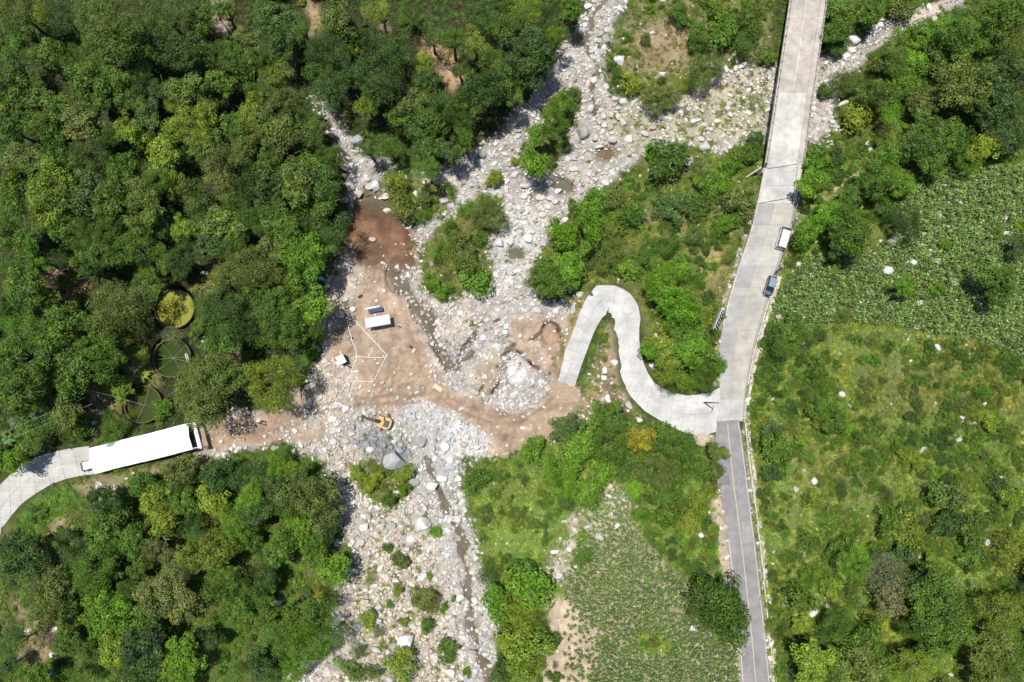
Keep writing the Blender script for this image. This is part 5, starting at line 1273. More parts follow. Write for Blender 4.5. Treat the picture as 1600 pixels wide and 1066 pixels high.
for dy in (-3.2, 3.2):
    a = at(1124, 494 + dy * .6, O.z + hb - .1) - O; b = at(1136, 490 + dy, ROADZ + 2.0) - O
    MB().tube([tuple(a), tuple(b)], .055, 5).obj("stay_bar", M_WHITE, bb)
MB().tube([tuple(at(1136, 493, ROADZ + 2.0) - O), tuple(at(1136, 493, ROADZ) - O - Vector((0, 0, .2)))], .08, 5).obj("stay_post", M_METAL, bb)
M_POLE = simple("pole_concrete", (0.17, 0.155, 0.13), .8)
def pole(label, px, py, h, armr):
    b = place(px, py); o = thing("utility_pole", label, "utility pole", b, 0, "utility poles along the asphalt road")
    MB().tube([(0, 0, -.3), (0, 0, h * .5), (0, 0, h)], [.17, .13, .10], 10).obj("pole_shaft", M_POLE, o, smooth=True)
    MB().box((0, 0, h - .5), (1.5, .1, .12), armr).obj("cross_arm", M_WOOD, o)
    for s in (-.65, 0, .65):
        MB().tube([(s * math.cos(armr), s * math.sin(armr), h - .42), (s * math.cos(armr), s * math.sin(armr), h - .2)], [.05, .03], 6).obj("insulator", M_WHITE, o)
    MB().tube([(0, 0, -.05), (0, 0, .25)], [.35, .3], 8).obj("footing", M_KERB, o)
pole("slender utility pole at the road junction by the hairpin road's upper end", 1100, 629, 10.5, 1.2)
pole("slender utility pole beside the asphalt, just below the big lone tree", 1141, 1003, 8, .9)
def cable(label, pts, z0, z1, r=.018):
    P_ = [at(x, y, z0 + (z1 - z0) * i / (len(pts) - 1)) for i, (x, y) in enumerate(pts)]
    o = thing("overhead_cable", label, "cable", P_[0], 0, "overhead cables above the left trees")
    mb = MB(); mb.tube([tuple(p - P_[0]) for p in P_], r, 4); mb.obj("cable_run", M_STRING, o)
cable("upper overhead cable crossing the banana plants at the left edge", [(-80, 715), (0, 679), (60, 652), (134, 621)], 13, 12)
cable("lower overhead cable above the long green shrub hedge", [(-80, 728), (33, 679), (90, 655), (144, 631)], 13, 12)
cable("overhead cable reaching toward the lowest pond", [(134, 609), (180, 620), (226, 634)], 12, 5.6)

# ------------------------------------------------------------------ vehicles
def ringx(x, hw, z0, z1, r=.12):
    pts = []
    for cy, cz_, a0 in ((hw - r, z0 + r, -90), (hw - r, z1 - r, 0), (-hw + r, z1 - r, 90), (-hw + r, z0 + r, 180)):
        for k in range(4):
            a = math.radians(a0 + 30 * k); pts.append((x, cy + r * math.cos(a), cz_ + r * math.sin(a)))
    return pts
M_GLASS = simple("dark_glass", (0.02, 0.028, 0.032), 0.08, spec=.8)
M_TYRE = simple("tyre_rubber", (0.02, 0.02, 0.02), .85); M_RIMM = simple("wheel_rim", (0.45, 0.45, 0.46), .35, metal=.8)
M_LAMP = simple("lamp_lens", (0.7, 0.68, 0.6), .15); M_RED = simple("tail_lens", (0.35, 0.02, 0.02), .25)
def carpaint(name, col, rough=.3):
    m, nt, p = new_mat(name); p.inputs['Base Color'].default_value = (*col, 1); p.inputs['Roughness'].default_value = rough
    p.inputs['Coat Weight'].default_value = .6; p.inputs['Coat Roughness'].default_value = .08; return m
def wheels(t, xs, hw, r=.34):
    for x in xs:
        for s in (-1, 1):
            w = MB().tube([(x, s * (hw - .22), r), (x, s * (hw + .0), r)], r, 18).obj("wheel", M_TYRE, t, smooth=False)
            MB().tube([(x, s * (hw - .02), r), (x, s * (hw + .015), r)], r * .62, 14).obj("rim", M_RIMM, w)
def van(label, loc, rotz, paint_, L_=5.1, hw=.95, Hh=2.15, rack=False):
    t = thing("parked_van", label, "van", loc, rotz)
    h = L_ / 2
    MB().loft([ringx(-h, hw * .93, .4, .95), ringx(-h + .12, hw, .3, 1.12), ringx(h - .75, hw, .3, 1.12), ringx(h - .2, hw * .96, .3, 1.0), ringx(h, hw * .85, .38, .8)]).obj("body", paint_, t, smooth=False)
    MB().loft([ringx(-h + .06, hw * .92, 1.1, Hh * .97, .15), ringx(-h + .25, hw * .95, 1.1, Hh, .2), ringx(h - 1.05, hw * .95, 1.1, Hh, .2), ringx(h - .28, hw * .90, 1.0, 1.2, .08)]).obj("cabin", M_GLASS, t)
    MB().loft([ringx(-h + .15, hw * .86, Hh - .02, Hh + .07, .03), ringx(h - 1.2, hw * .86, Hh - .02, Hh + .07, .03)]).obj("roof", paint_, t)
    for x in (-h + .1, -h + 1.5, .3, h - 1.75):
        for s in (-1, 1): MB().box((x + .12, s * hw * .965, 1.58), (.2, .05, .98)).obj("pillar", paint_, t)
    for k in range(3): MB().box((-.5, (k - 1) * .45, Hh + .085), (3.0, .06, .03)).obj("roof_rib", paint_, t)
    for s in (-1, 1):
        MB().box((h - .06, s * .68, .72), (.1, .32, .2)).obj("headlight", M_LAMP, t); MB().box((-h - .01, s * .78, .9), (.05, .14, .4)).obj("tail_light", M_RED, t)
        MB().box((h - .85, s * (hw + .14), 1.2), (.1, .22, .26)).obj("mirror", M_BLACK, t)
    MB().box((h + .02, 0, .48), (.12, hw * 1.7, .2)).obj("bumper", M_BLACK, t)
    wheels(t, (-h + 1.0, h - .95), hw); return t
def heading(x0, y0, x1, y1, z):
    a, b = at(x0, y0, z), at(x1, y1, z); return math.atan2(b.y - a.y, b.x - a.x)
c = at(1225.5, 370, ROADZ + 1.6)
van("white-roofed passenger van parked on the concrete road's edge below the bridge", (c.x, c.y, ROADZ), heading(1219, 388, 1230, 350, ROADZ), carpaint("van_white", (0.66, 0.66, 0.65)))
c = at(133, 727.5, 5.6)
van("white van parked half under the left end of the long canopy", (c.x + 1.0, c.y + .15, ground(138, 727) + .2), heading(146, 724, 118, 731, 4) , carpaint("second_van_white", (0.70, 0.70, 0.70)), L_=5.0, hw=.95, Hh=1.9)
def suv(label, loc, rotz, paint_):
    t = thing("parked_car", label, "car", loc, rotz); h = 2.2; hw = .9
    MB().loft([ringx(-h, hw * .85, .45, .85), ringx(-h + .15, hw * .97, .32, 1.0), ringx(-h + .9, hw, .3, 1.03), ringx(h - 1.3, hw, .3, 1.0), ringx(h - .35, hw * .93, .32, .88), ringx(h, hw * .72, .42, .7)]).obj("body", paint_, t)
    MB().loft([ringx(-h + .12, hw * .84, .98, 1.1, .05), ringx(-h + .5, hw * .84, .98, 1.55, .15), ringx(h - 1.95, hw * .84, .98, 1.6, .15), ringx(h - 1.15, hw * .86, .96, 1.06, .05)]).obj("cabin", M_GLASS, t)
    MB().loft([ringx(-h + .42, hw * .72, 1.54, 1.6, .02), ringx(-h + .9, hw * .74, 1.58, 1.65, .02), ringx(h - 2.0, hw * .72, 1.57, 1.63, .02)]).obj("roof", carpaint("roof_blue_grey", (0.22, 0.29, 0.33), .15), t)
    MB().box((h - .75, 0, .965), (.75, 1.15, .03)).obj("bonnet", carpaint("bonnet_blue", (0.10, 0.15, 0.20), .12), t, bevel=.01)
    for s in (-1, 1):
        MB().box((-.3, s * .66, 1.66), (1.7, .05, .05)).obj("roof_rail", M_BLACK, t)
        MB().box((h - .13, s * .6, .7), (.14, .3, .14)).obj("headlight", M_LAMP, t); MB().box((-h + .02, s * .7, .85), (.08, .2, .2)).obj("tail_light", M_RED, t)
        MB().box((h - 1.35, s * (hw + .1), 1.02), (.1, .2, .15)).obj("mirror", M_BLACK, t)
    wheels(t, (-h + .85, h - .85), hw, .35); return t
c = at(1203.5, 447.5, ROADZ + .9)
suv("dark blue-grey car parked facing downhill at the edge of the concrete road", (c.x, c.y, ROADZ), heading(1208, 431, 1197.5, 464, ROADZ), carpaint("car_dark_blue", (0.018, 0.025, 0.035)))
def motorbike(label, loc, rotz, col):
    t = thing("motorcycle", label, "motorcycle", loc, rotz, "motorcycles parked behind the dark car")
    for x in (-.62, .62):
        mb = MB(); n_ = 16; R_, r_ = .27, .05
        vs = []; fs = []
        for i in range(n_):
            a = 2 * math.pi * i / n_
            for j in range(6):
                b = 2 * math.pi * j / 6; vs.append((x + (R_ + r_ * math.cos(b)) * math.cos(a), r_ * math.sin(b), .32 + (R_ + r_ * math.cos(b)) * math.sin(a)))
        for i in range(n_):
            for j in range(6): fs.append((i * 6 + j, ((i + 1) % n_) * 6 + j, ((i + 1) % n_) * 6 + (j + 1) % 6, i * 6 + (j + 1) % 6))
        mb.add(vs, fs).obj("wheel", M_TYRE, t)
    MB().loft([ringx(-.75, .1, .7, .82, .03), ringx(-.3, .14, .68, .84, .04), ringx(.05, .1, .68, .8, .03)]).obj("seat", M_BLACK, t)
    MB().loft([ringx(0, .1, .65, .88, .04), ringx(.25, .16, .62, .98, .06), ringx(.42, .08, .7, .9, .03)]).obj("fuel_tank", carpaint("tank", col), t)
    MB().box((0, 0, .42), (.5, .24, .34)).obj("engine", M_METAL, t)
    MB().tube([(.62, 0, .32), (.42, 0, .95)], .04, 6).obj("fork", M_METAL, t); MB().tube([(.3, -.36, 1.0), (.42, 0, .98), (.3, .36, 1.0)], .022, 6).obj("handlebar", M_BLACK, t)
    MB().box((.55, 0, .88), (.12, .18, .18)).obj("headlight", M_LAMP, t)
c = at(1213.5, 424, ROADZ + .5); motorbike("black motorcycle with grey tank parked right behind the dark car", (c.x, c.y, ROADZ), .9, (.12, .12, .13))
c = at(1218.5, 420, ROADZ + .5); motorbike("black motorcycle nearest the bushes, outer one of the parked pair", (c.x, c.y, ROADZ), .5, (.02, .02, .025))

# excavator
M_YEL = simple("excavator_yellow", (0.52, 0.33, 0.08), .5, var=.1); M_RUST = simple("muddy_steel", (0.10, 0.075, 0.05), .8, var=.3); M_HOOD = simple("dark_grille", (0.06, 0.065, 0.075), .6)
c = place(600.5, 660.5, 1.4)
ex = thing("excavator", "yellow tracked excavator with dark boom working among grey boulders", "excavator", (c.x, c.y, c.z), 0)
ta = math.radians(97); ua = heading(606, 660, 577, 651, 2)
for s in (-1, 1):
    ox, oy = -math.sin(ta) * s * .98, math.cos(ta) * s * .98
    ring = []
    tr = MB(); n_ = 22; prof = []
    for k in range(n_):
        a = 2 * math.pi * k / n_; xx = math.cos(a); prof.append(((1.45 if xx > 0 else -1.45) + .38 * xx, .4 + .38 * math.sin(a)))
    rings = [[(x * math.cos(ta) - w * math.sin(ta) + ox, x * math.sin(ta) + w * math.cos(ta) + oy, z) for x, z in prof] for w in (-.24, .24)]
    tr.loft(rings); to = tr.obj("track", M_RUST, ex)
    for k in range(12):
        x = -1.5 + k * .27; MB().box((x * math.cos(ta) + ox, x * math.sin(ta) + oy, .8), (.12, .52, .05), ta).obj("track_shoe", M_RUST, to)
MB().box((0, 0, .62), (1.6, 1.3, .5), ta).obj("undercarriage", M_RUST, ex); MB().tube([(0, 0, .8), (0, 0, 1.05)], .6, 16).obj("turntable", M_RUST, ex)
up = bpy.data.objects.new("upper_structure", None); COLL.objects.link(up)
mb = MB(); hs = 1.25
outl = [(.95, -hs), (.95, hs), (-.9, hs), (-1.45, hs * .72), (-1.62, 0), (-1.45, -hs * .72), (-.9, -hs)]
mb.prism(outl, 1.05, 1.75); uo = mb.mesh("house", M_YEL, bevel=.06)
bpy.data.objects.remove(up)
house = link("house", uo, ex, rot=(0, 0, ua))
MB().box((-.55, .1, 1.86), (1.15, 1.45, .22)).obj("engine_cover", M_HOOD, house, bevel=.03)
MB().box((-1.35, 0, 1.5), (.45, 1.7, .62)).obj("counterweight", M_YEL, house, bevel=.08)
cabm = MB().box((.75, -.82, 1.95), (1.35, .85, 1.35), taper=.88).obj("cab", M_YEL, house, bevel=.04)
MB().box((1.36, -.82, 2.1), (.12, .7, .9)).obj("windscreen", M_GLASS, house); MB().box((.75, -1.26, 2.1), (1.0, .06, .8)).obj("side_window", M_GLASS, house)
MB().box((.75, .85, 1.85), (1.2, .55, .25)).obj("tool_box", M_YEL, house, bevel=.03)
bm_ = MB(); bm_.tube([(.8, 0, 1.5), (1.9, .05, 3.0), (3.1, .1, 3.0), (3.5, .12, 2.6)], [.34, .38, .30, .22], 6).obj("boom", M_RUST, house)
MB().tube([(.9, .3, 1.4), (1.9, .3, 2.6)], .07, 6).obj("hydraulic_ram", M_METAL, house)
MB().tube([(3.3, .12, 3.0), (4.3, .18, 1.6), (4.8, .2, .8)], [.27, .23, .17], 6).obj("dipper_arm", M_RUST, house)
bk = MB(); bk.loft([[(x, y, z) for x, z in ((4.6, .85), (5.15, .8), (5.3, .3), (5.0, -.05), (4.7, 0), (4.95, .35))] for y in (-.3, .62)]); bk.obj("bucket", M_RUST, house)
for k in range(4): MB().box((4.66, -.22 + k * .25, -.04), (.18, .07, .06)).obj("bucket_tooth", M_METAL, house)
for s, x in ((-1, .9), (1, .75)): MB().tube([(x, s * 1.1, 1.9), (x + .25, s * 1.35, 2.1)], .03, 5).obj("mirror_arm", M_BLACK, house)

# ------------------------------------------------------------------ people
M_SKIN = simple("skin", (0.30, 0.17, 0.11), .6, var=.03); M_CLOTH = simple("shirt", None, .9, var=.08, scale=8, objcol=True); M_TROU = simple("trousers", (0.03, 0.035, 0.055), .9); M_HAIR = simple("hair", (0.012, 0.010, 0.009), .7); M_SHOE = simple("shoes", (0.02, 0.018, 0.016), .8)
def person_mesh(name, walk, arm):
    J = [((0, 0, .95), .13, -1), ((0, 0, 1.15), .12, 0), ((0, 0, 1.38), .14, 1), ((0, 0, 1.50), .065, 2), ((.01, 0, 1.62), .095, 3), ((.01, 0, 1.70), .085, 4)]
    for s in (-1, 1):
        b = len(J); w = walk * s
        J += [((0, s * .10, .88), .095, 0), ((w * .5 + .02, s * .11, .48), .065, b), ((w - .03 if w < 0 else w, s * .11, .08), .045, b + 1), ((w + .14, s * .13, .04), .04, b + 2)]
        b = len(J)
        J += [((0, s * .20, 1.40), .065, 2), ((-w * .3, s * .25, 1.14), .045, b), ((.12 + arm * .15 - w * .4, s * .22, .95 + arm * .15), .035, b + 1), ((.17 + arm * .2 - w * .4, s * .21, .90 + arm * .15), .03, b + 2)]
    me = bpy.data.meshes.new(name); me.from_pydata([j[0] for j in J], [(i, j[2]) for i, j in enumerate(J) if j[2] >= 0], [])
    o = bpy.data.objects.new(name, me); COLL.objects.link(o)
    o.modifiers.new("skin", 'SKIN'); o.modifiers.new("sub", 'SUBSURF').levels = 1
    for i, j in enumerate(J):
        sv = me.skin_vertices[0].data[i]; sv.radius = (j[1] * (1.25 if i in (1, 2) else 1), j[1] * (.8 if i in (0, 1, 2) else 1)) if i < 3 else (j[1], j[1]); sv.use_root = (i == 0)
    dg = bpy.context.evaluated_depsgraph_get(); out = bpy.data.meshes.new_from_object(o.evaluated_get(dg)); out.name = name
    bpy.data.objects.remove(o)
    out.materials.clear()
    for m in (M_CLOTH, M_TROU, M_SKIN, M_SHOE): out.materials.append(m)
    for p in out.polygons:
        z = p.center.z; y = abs(p.center.y)
        p.material_index = 2 if z > 1.49 or (y > .17 and z < 1.16 and z > .8) else (0 if z > .96 else (1 if z > .1 else 3)); p.use_smooth = True
    return out
PM = [person_mesh("person", 0.0, 0), person_mesh("person", 0.2, .3), person_mesh("person", .05, 1.0)]
hair_bm = bmesh.new(); bmesh.ops.create_uvsphere(hair_bm, u_segments=12, v_segments=8, radius=.115)
for v in hair_bm.verts:
    v.co.z *= .85
    if v.co.z < -.02: v.co.z = -.02 - (.05 if v.co.x < 0 else 0)
HAIR = bpy.data.meshes.new("hair"); hair_bm.to_mesh(HAIR); HAIR.materials.append(M_HAIR)
hat_bm = MB(); hat_bm.tube([(0, 0, 0), (0, 0, .02), (0, 0, .03), (0, 0, .13)], [.2, .2, .12, .09], 14); HAT = hat_bm.mesh("hat", M_WHITE, smooth=True)
def person(label, px, py, rz, shirt, k=0, hat=False, z=None):
    b = place(px, py, .9)
    if z is not None: q = at(px, py, z + .9); b = Vector((q.x, q.y, z))
    o = link("person", PM[k], None, loc=b, rot=(0, 0, rz), color=shirt); tag(o, label, "person", "people standing about the site")
    link("hat" if hat else "hair", HAT if hat else HAIR, o, loc=(.005, 0, 1.69 if hat else 1.68))
person("person in a white shirt and dark trousers, leftmost of the group on the earth path", 383, 659.5, 2.2, (.6, .6, .6), 0)
person("person in a pale lilac shirt standing just behind the leftmost one on the path", 382, 664, .4, (.45, .42, .52), 2)
person("person in a bright white shirt walking alone between the two groups on the path", 397.5, 665.5, 3.1, (.75, .75, .75), 1)
person("person in a pale green shirt beside the red-shirted one on the path", 404.5, 661, 5.5, (.40, .52, .42), 0)
person("person in a dark red shirt on the earth path", 411, 658.5, 3.6, (.30, .03, .03), 0)
person("person in a grey shirt and dark hair, rightmost on the earth path", 412, 664, 1.2, (.5, .5, .55), 2)
person("person in a white shirt half under the olive tree, above the path group", 380, 643.5, 4.2, (.72, .72, .72), 0)
person("person with a white hat in the shade at the path's upper edge", 387.5, 638, 1.9, (.2, .25, .4), 0, True)
person("person in a brown jacket standing at the bridge's left kerb", 1196.5, 257, 3.6, (.16, .08, .06), 0, z=ROADZ + .2)
person("person in dark clothes stepping over the white hose", 551.3, 528.5, .8, (.02, .02, .03), 1)
person("person in a black shirt standing right of the pale shelter roof", 623, 509.5, 5.0, (.02, .022, .03), 2)
person("person in dark clothes near the top of the dirt track", 641, 541.5, 2.4, (.025, .02, .03), 1)
person("person in black standing just below the small white tent", 545, 572.5, 4.4, (.015, .015, .02), 0)
person("person in dark grey standing against the tent's right side", 541, 557.5, .3, (.05, .05, .06), 2)
# ------------------------------------------------------------------ plants, one by one
TREES = """15 12 30 o|55 20 24 y|30 50 26 m|90 25 22 d|140 15 30 of|175 40 42 of|150 70 30 mf|190 75 28 m|255 20 30 dl|235 50 20 d|285 78 36 dl|310 30 20 m|345 15 16 m|75 85 25 m|110 90 20 m|20 105 20 d|10 140 24 m|45 150 28 m|80 165 24 m|130 130 30 m|170 135 26 m|125 190 26 r|60 192 20 m|200 200 22 y|230 180 20 l|245 140 16 d|285 140 26 o|270 165 14 y|290 195 34 yf|320 180 20 y|250 245 25 y|140 240 30 l|80 230 25 m|35 255 26 o|190 260 22 m|350 85 26 m|375 100 22 m|340 130 20 m|385 60 20 o|365 200 20 m|390 175 20 y|345 250 28 r|385 230 22 o|15 200 24 d|215 110 22 d|205 155 18 m|320 225 20 m|415 20 20 d|165 215 20 m
428 28 26 l|443 66 24 d|470 40 18 m|511 73 30 df|529 25 30 o|552 73 15 y|577 58 22 d|590 111 48 dF|509 127 38 dF|615 63 20 d|590 15 22 y|640 15 20 m|673 53 18 l|706 58 20 b|742 63 18 y|767 89 24 o|755 139 34 d|663 96 13 y|666 127 20 d|651 155 25 o|572 162 18 y|691 162 25 d|625 180 18 m|668 190 25 m|714 182 24 m|666 228 24 d|704 235 20 l|608 230 20 bf|575 233 12 l|666 264 20 b|430 109 26 y|415 131 20 l|749 28 22 d|787 38 26 m|780 122 22 m|438 162 30 o|430 203 30 o|476 210 26 o|515 243 20 m|415 258 20 m|476 261 22 b|490 187 14 m|545 45 18 d|720 105 14 m|725 215 16 m|410 90 18 m|395 140 16 m|545 110 20 d
820 13 28 y|850 30 26 d|892 8 18 b|868 54 18 b|830 76 32 d|820 116 28 d|855 95 16 d|800 150 14 m|780 5 20 d
1314 15 22 m|1309 48 18 m|1365 15 20 m|1398 84 32 of|1428 56 28 b|1481 43 26 b|1504 58 34 m|1567 28 40 m|1476 92 22 m|1420 96 25 b|1512 129 40 o|1572 109 30 d|1585 71 28 o|1372 147 30 o|1415 127 22 b|1393 182 22 b|1440 157 20 o|1466 200 25 m|1443 223 30 m|1486 223 28 m|1540 230 22 y|1580 215 28 d|1387 256 28 b|1517 253 20 b|1562 155 26 d|1590 170 22 d|1460 255 20 m|1545 180 22 d
20 290 26 m|76 300 36 y|114 313 28 l|142 283 22 l|177 303 28 m|192 280 20 o|220 313 32 o|268 285 22 y|304 310 28 o|342 285 20 r|367 320 26 m|347 354 28 o|380 290 24 d|13 323 24 m|15 366 26 m|43 379 18 b|96 354 24 m|132 364 26 m|167 354 26 m|137 392 22 m|203 386 32 m|218 360 18 b|286 356 18 y|279 404 32 dG|281 426 15 m|329 379 22 l|365 381 22 m|377 419 32 o|339 427 14 e|327 452 20 p|232 432 18 m|18 412 28 m|58 412 16 b|41 442 24 m|96 404 16 d|134 419 18 d|25 478 30 m|73 468 16 b|177 480 56 oF|91 513 28 m|38 518 30 m|147 531 20 b|309 480 16 b|344 488 42 dF|380 513 26 d|309 508 16 m|347 533 22 m|250 345 22 d|240 285 22 m|55 345 20 o|310 340 18 d|250 400 18 m|400 460 24 m|405 345 20 m
420 290 26 d|463 285 28 o|501 280 26 d|496 316 28 m|438 346 26 m|415 331 22 o|514 361 28 d|476 402 35 b|423 381 20 o|415 422 25 o|463 447 22 m|484 478 26 b|425 485 30 m|451 505 34 m|481 518 20 m|470 345 22 m|450 385 18 d|505 300 18 m|420 530 20 m
15 555 22 m|25 596 36 m|46 593 18 o|109 583 30 mc|162 563 32 m|132 545 20 m|218 555 16 m|25 631 24 m|101 639 24 o|76 667 28 m|38 684 22 m|14 722 20 b|175 667 30 mf|313 612 50 oF|304 580 20 o|349 588 34 o|425 595 44 yF|70 560 22 d|60 620 18 m
157 783 22 d|220 758 22 m|286 738 28 o|337 743 20 d|241 783 24 y|268 763 20 m|329 778 22 y|380 745 24 d|390 778 22 b|284 786 20 m|433 728 20 b|446 733 14 y|428 765 24 l|481 773 34 o|468 740 16 m|400 805 22 d|450 800 18 m
33 869 40 d|104 847 16 m|162 826 28 m|111 859 28 lf|142 890 38 mF|147 907 25 m|198 847 25 m|213 892 16 m|256 811 26 y|238 859 16 r|266 872 18 r|324 867 34 y|253 938 34 r|273 905 20 r|76 938 34 o|167 958 32 b|228 966 26 m|342 918 25 m|365 821 26 b|304 831 20 d|387 847 20 m|25 1004 22 d|101 1004 20 m|137 1016 20 m|177 1019 24 y|218 1029 36 d|279 1029 32 b|279 1060 20 b|367 953 20 m|390 938 18 m|15 1039 14 d|58 1059 18 m|114 1057 18 m|200 930 18 m|295 890 16 d|330 1000 16 d
509 811 25 o|468 824 20 b|509 838 18 d|438 854 25 m|489 857 20 m|519 892 26 b|413 905 18 d|410 928 16 b|516 945 18 m|476 958 26 m|522 988 20 m|476 1006 30 b|433 1006 24 m|496 1019 16 m|456 1049 22 b|410 1044 22 d|415 958 16 m
1132 956 44 mB|1365 285 28 m|1408 288 18 b|1332 305 18 m|1271 285 22 b|1301 336 18 b|1322 321 16 m|1266 359 22 b|1327 364 35 mB|1322 383 22 d|1420 343 26 d|1560 440 28 m|1415 447 15 b|1595 384 14 d
873 160 18 b|866 192 22 b|840 208 17 b|835 251 22 b|884 667 20 l|952 654 25 m|995 688 22 e|957 692 30 m|909 702 24 b|876 740 32 b|1061 697 26 m|1033 740 28 of|1091 733 22 m|1122 707 14 o|1119 738 14 o
1026 548 18 b|1053 555 26 y|1086 550 26 b|1110 563 20 b|1100 588 22 m|1073 594 18 b|1041 585 22 y|1063 480 34 b|1038 462 22 b|1068 510 24 m|1026 440 24 b|1040 427 22 b|881 371 28 b|894 414 26 b|863 442 30 m|922 343 28 b|1086 531 22 b
1337 882 22 b|1392 902 32 gf|1398 933 22 g|1443 915 28 d|1466 948 40 mB|1484 988 36 m|1438 983 25 m|1588 864 26 y|1580 958 32 y|1309 976 24 m|1352 1006 28 m|1273 1039 28 y|1347 1034 28 o|1428 1044 28 y|1555 1011 25 o|1542 1049 25 o|1590 1034 25 m|1301 1047 18 m|1225 540 22 m"""
SHRUBS = """1104 106 30 of|1033 150 28 of|1091 56 22 m|1129 15 18 y|1167 23 22 m|1129 51 22 m|1167 63 25 m|987 127 14 y|962 114 10 m|1073 129 14 y|1043 243 28 m|1020 240 14 b|1182 220 15 d|1165 240 20 m|1142 256 18 b|1060 20 18 m|1180 40 16 m|1010 60 10 o|1200 85 14 m
1322 129 26 of|1289 142 15 m|1337 182 25 y|1284 243 22 b|1309 245 14 d|1380 228 18 o|1415 8 20 o|1309 72 14 m
620 285 18 y|628 326 24 o|663 308 14 o|704 295 9 b|656 338 12 m|772 278 14 y|762 331 28 of|729 323 14 b|704 356 14 m|686 392 20 b|727 412 28 o|673 442 16 b|696 457 16 b|742 435 24 b|714 376 18 o|749 369 12 m|888 180 14 m|899 149 9 m|884 228 12 m|805 252 7 y
927 313 22 b|962 308 18 o|962 349 18 y|990 336 20 m|1048 323 24 l|848 419 18 m|922 409 14 l|952 387 30 of|982 419 16 b|1003 412 18 m|1063 419 18 b|1043 387 22 m|1086 369 15 l|1091 321 20 m|1155 321 22 o|1144 303 15 b|1134 351 16 b|1139 402 14 m|1104 498 20 y|1034 525 20 y|1114 526 12 m|1119 285 20 b|1170 296 10 m|894 318 9 m|1120 575 12 b|1051 606 14 m
934 738 22 b|970 730 20 m|1066 740 20 y|833 707 20 b|1096 783 22 y|1043 768 22 m|990 765 12 b|914 773 22 b|886 781 16 l|1045 680 18 m|1010 715 22 m|1003 806 20 b|1041 804 22 m|1073 816 20 y|1114 852 10 b|1119 827 8 b|729 717 6 b
486 552 12 b|504 528 10 y|185 606 20 y|253 636 14 b|311 639 22 o|124 669 18 m|195 533 14 y|111 435 9 b|94 440 10 b|10 170 10 e|499 925 8 e|273 523 14 g
557 740 14 y|582 748 16 y|633 740 16 y|630 765 13 b|608 781 16 m|577 762 12 y|742 750 16 m|681 831 12 b|605 854 10 m|625 877 18 o|577 902 14 y|620 923 12 y|663 940 22 r|575 971 16 y|590 988 14 o|666 978 14 m|630 973 9 y|696 1021 18 m|557 1019 18 o|552 1049 18 o|623 1037 26 y|529 1039 12 b|582 1052 15 o|598 1011 8 y|542 864 10 b|709 935 6 b|694 950 9 b|608 945 8 b|729 1054 9 b|671 900 7 b
762 892 20 m|785 948 25 b|793 1004 22 y|795 1034 18 d|815 890 16 m|825 918 28 b|815 961 28 y|846 973 14 m|820 1011 30 y|861 994 12 m|909 872 14 b|857 940 6 m|867 1039 6 l|866 1060 11 m|815 1045 22 y|838 1037 14 y|780 1055 16 m
1387 323 16 m|1466 452 10 b|1304 422 7 y|1479 381 8 b|1560 364 9 b|1598 351 10 y|1233 513 18 m|1251 518 18 m|1281 523 10 d|1208 526 12 d|1319 493 14 o|1279 576 14 m|1281 601 16 m|1289 639 20 m|1304 664 16 m|1322 664 12 b|1285 618 12 m|1352 677 12 m|1362 686 9 m|1375 692 11 y|1403 697 9 m|1415 707 12 y|1427 718 9 y|1438 728 12 y|1449 737 9 m|1481 634 8 m|1497 636 8 m|1514 641 12 y|1532 649 9 y|1550 659 12 y|1566 668 9 m|1423 652 8 d|1438 652 8 m|1208 674 14 l|1218 705 24 m|1256 684 12 y|1208 738 14 d|1468 773 16 m|1486 776 22 o|1387 773 14 d|1509 748 12 y|1479 750 8 d|1560 758 14 d|1580 778 14 y|1205 601 8 m|1276 783 12 y|1240 640 8 d
1390 814 18 m|1418 829 22 y|1486 819 22 d|1527 829 22 m|1261 849 12 m|1311 857 16 m|1233 872 10 m|1266 902 20 b|1301 918 14 y|1322 923 14 o|1415 869 18 l|1461 880 16 y|1527 877 18 m|1253 938 20 m|1258 978 14 y|1286 1006 16 l|1453 1029 16 y|1595 923 14 d|1246 1057 10 d|1370 860 12 m|1222 990 10 m
1186 835 0 m""".replace("|1186 835 0 m", "").replace("\n1186 835 0 m", "")
CLR = {'d': ((0.052, 0.102, 0.022), "dark green"), 'm': ((0.088, 0.160, 0.024), "mid-green"), 'b': ((0.122, 0.240, 0.026), "bright green"), 'y': ((0.185, 0.255, 0.036), "yellow-green"),
       'o': ((0.118, 0.168, 0.036), "olive"), 'l': ((0.088, 0.145, 0.042), "blue-green"), 'r': ((0.128, 0.152, 0.045), "brownish"), 'e': ((0.30, 0.275, 0.035), "yellow"), 'g': ((0.16, 0.18, 0.08), "grey-green"), 'p': ((0.26, 0.27, 0.09), "pale lime"), 'n': ((0.45, 0.16, 0.05), "orange")}
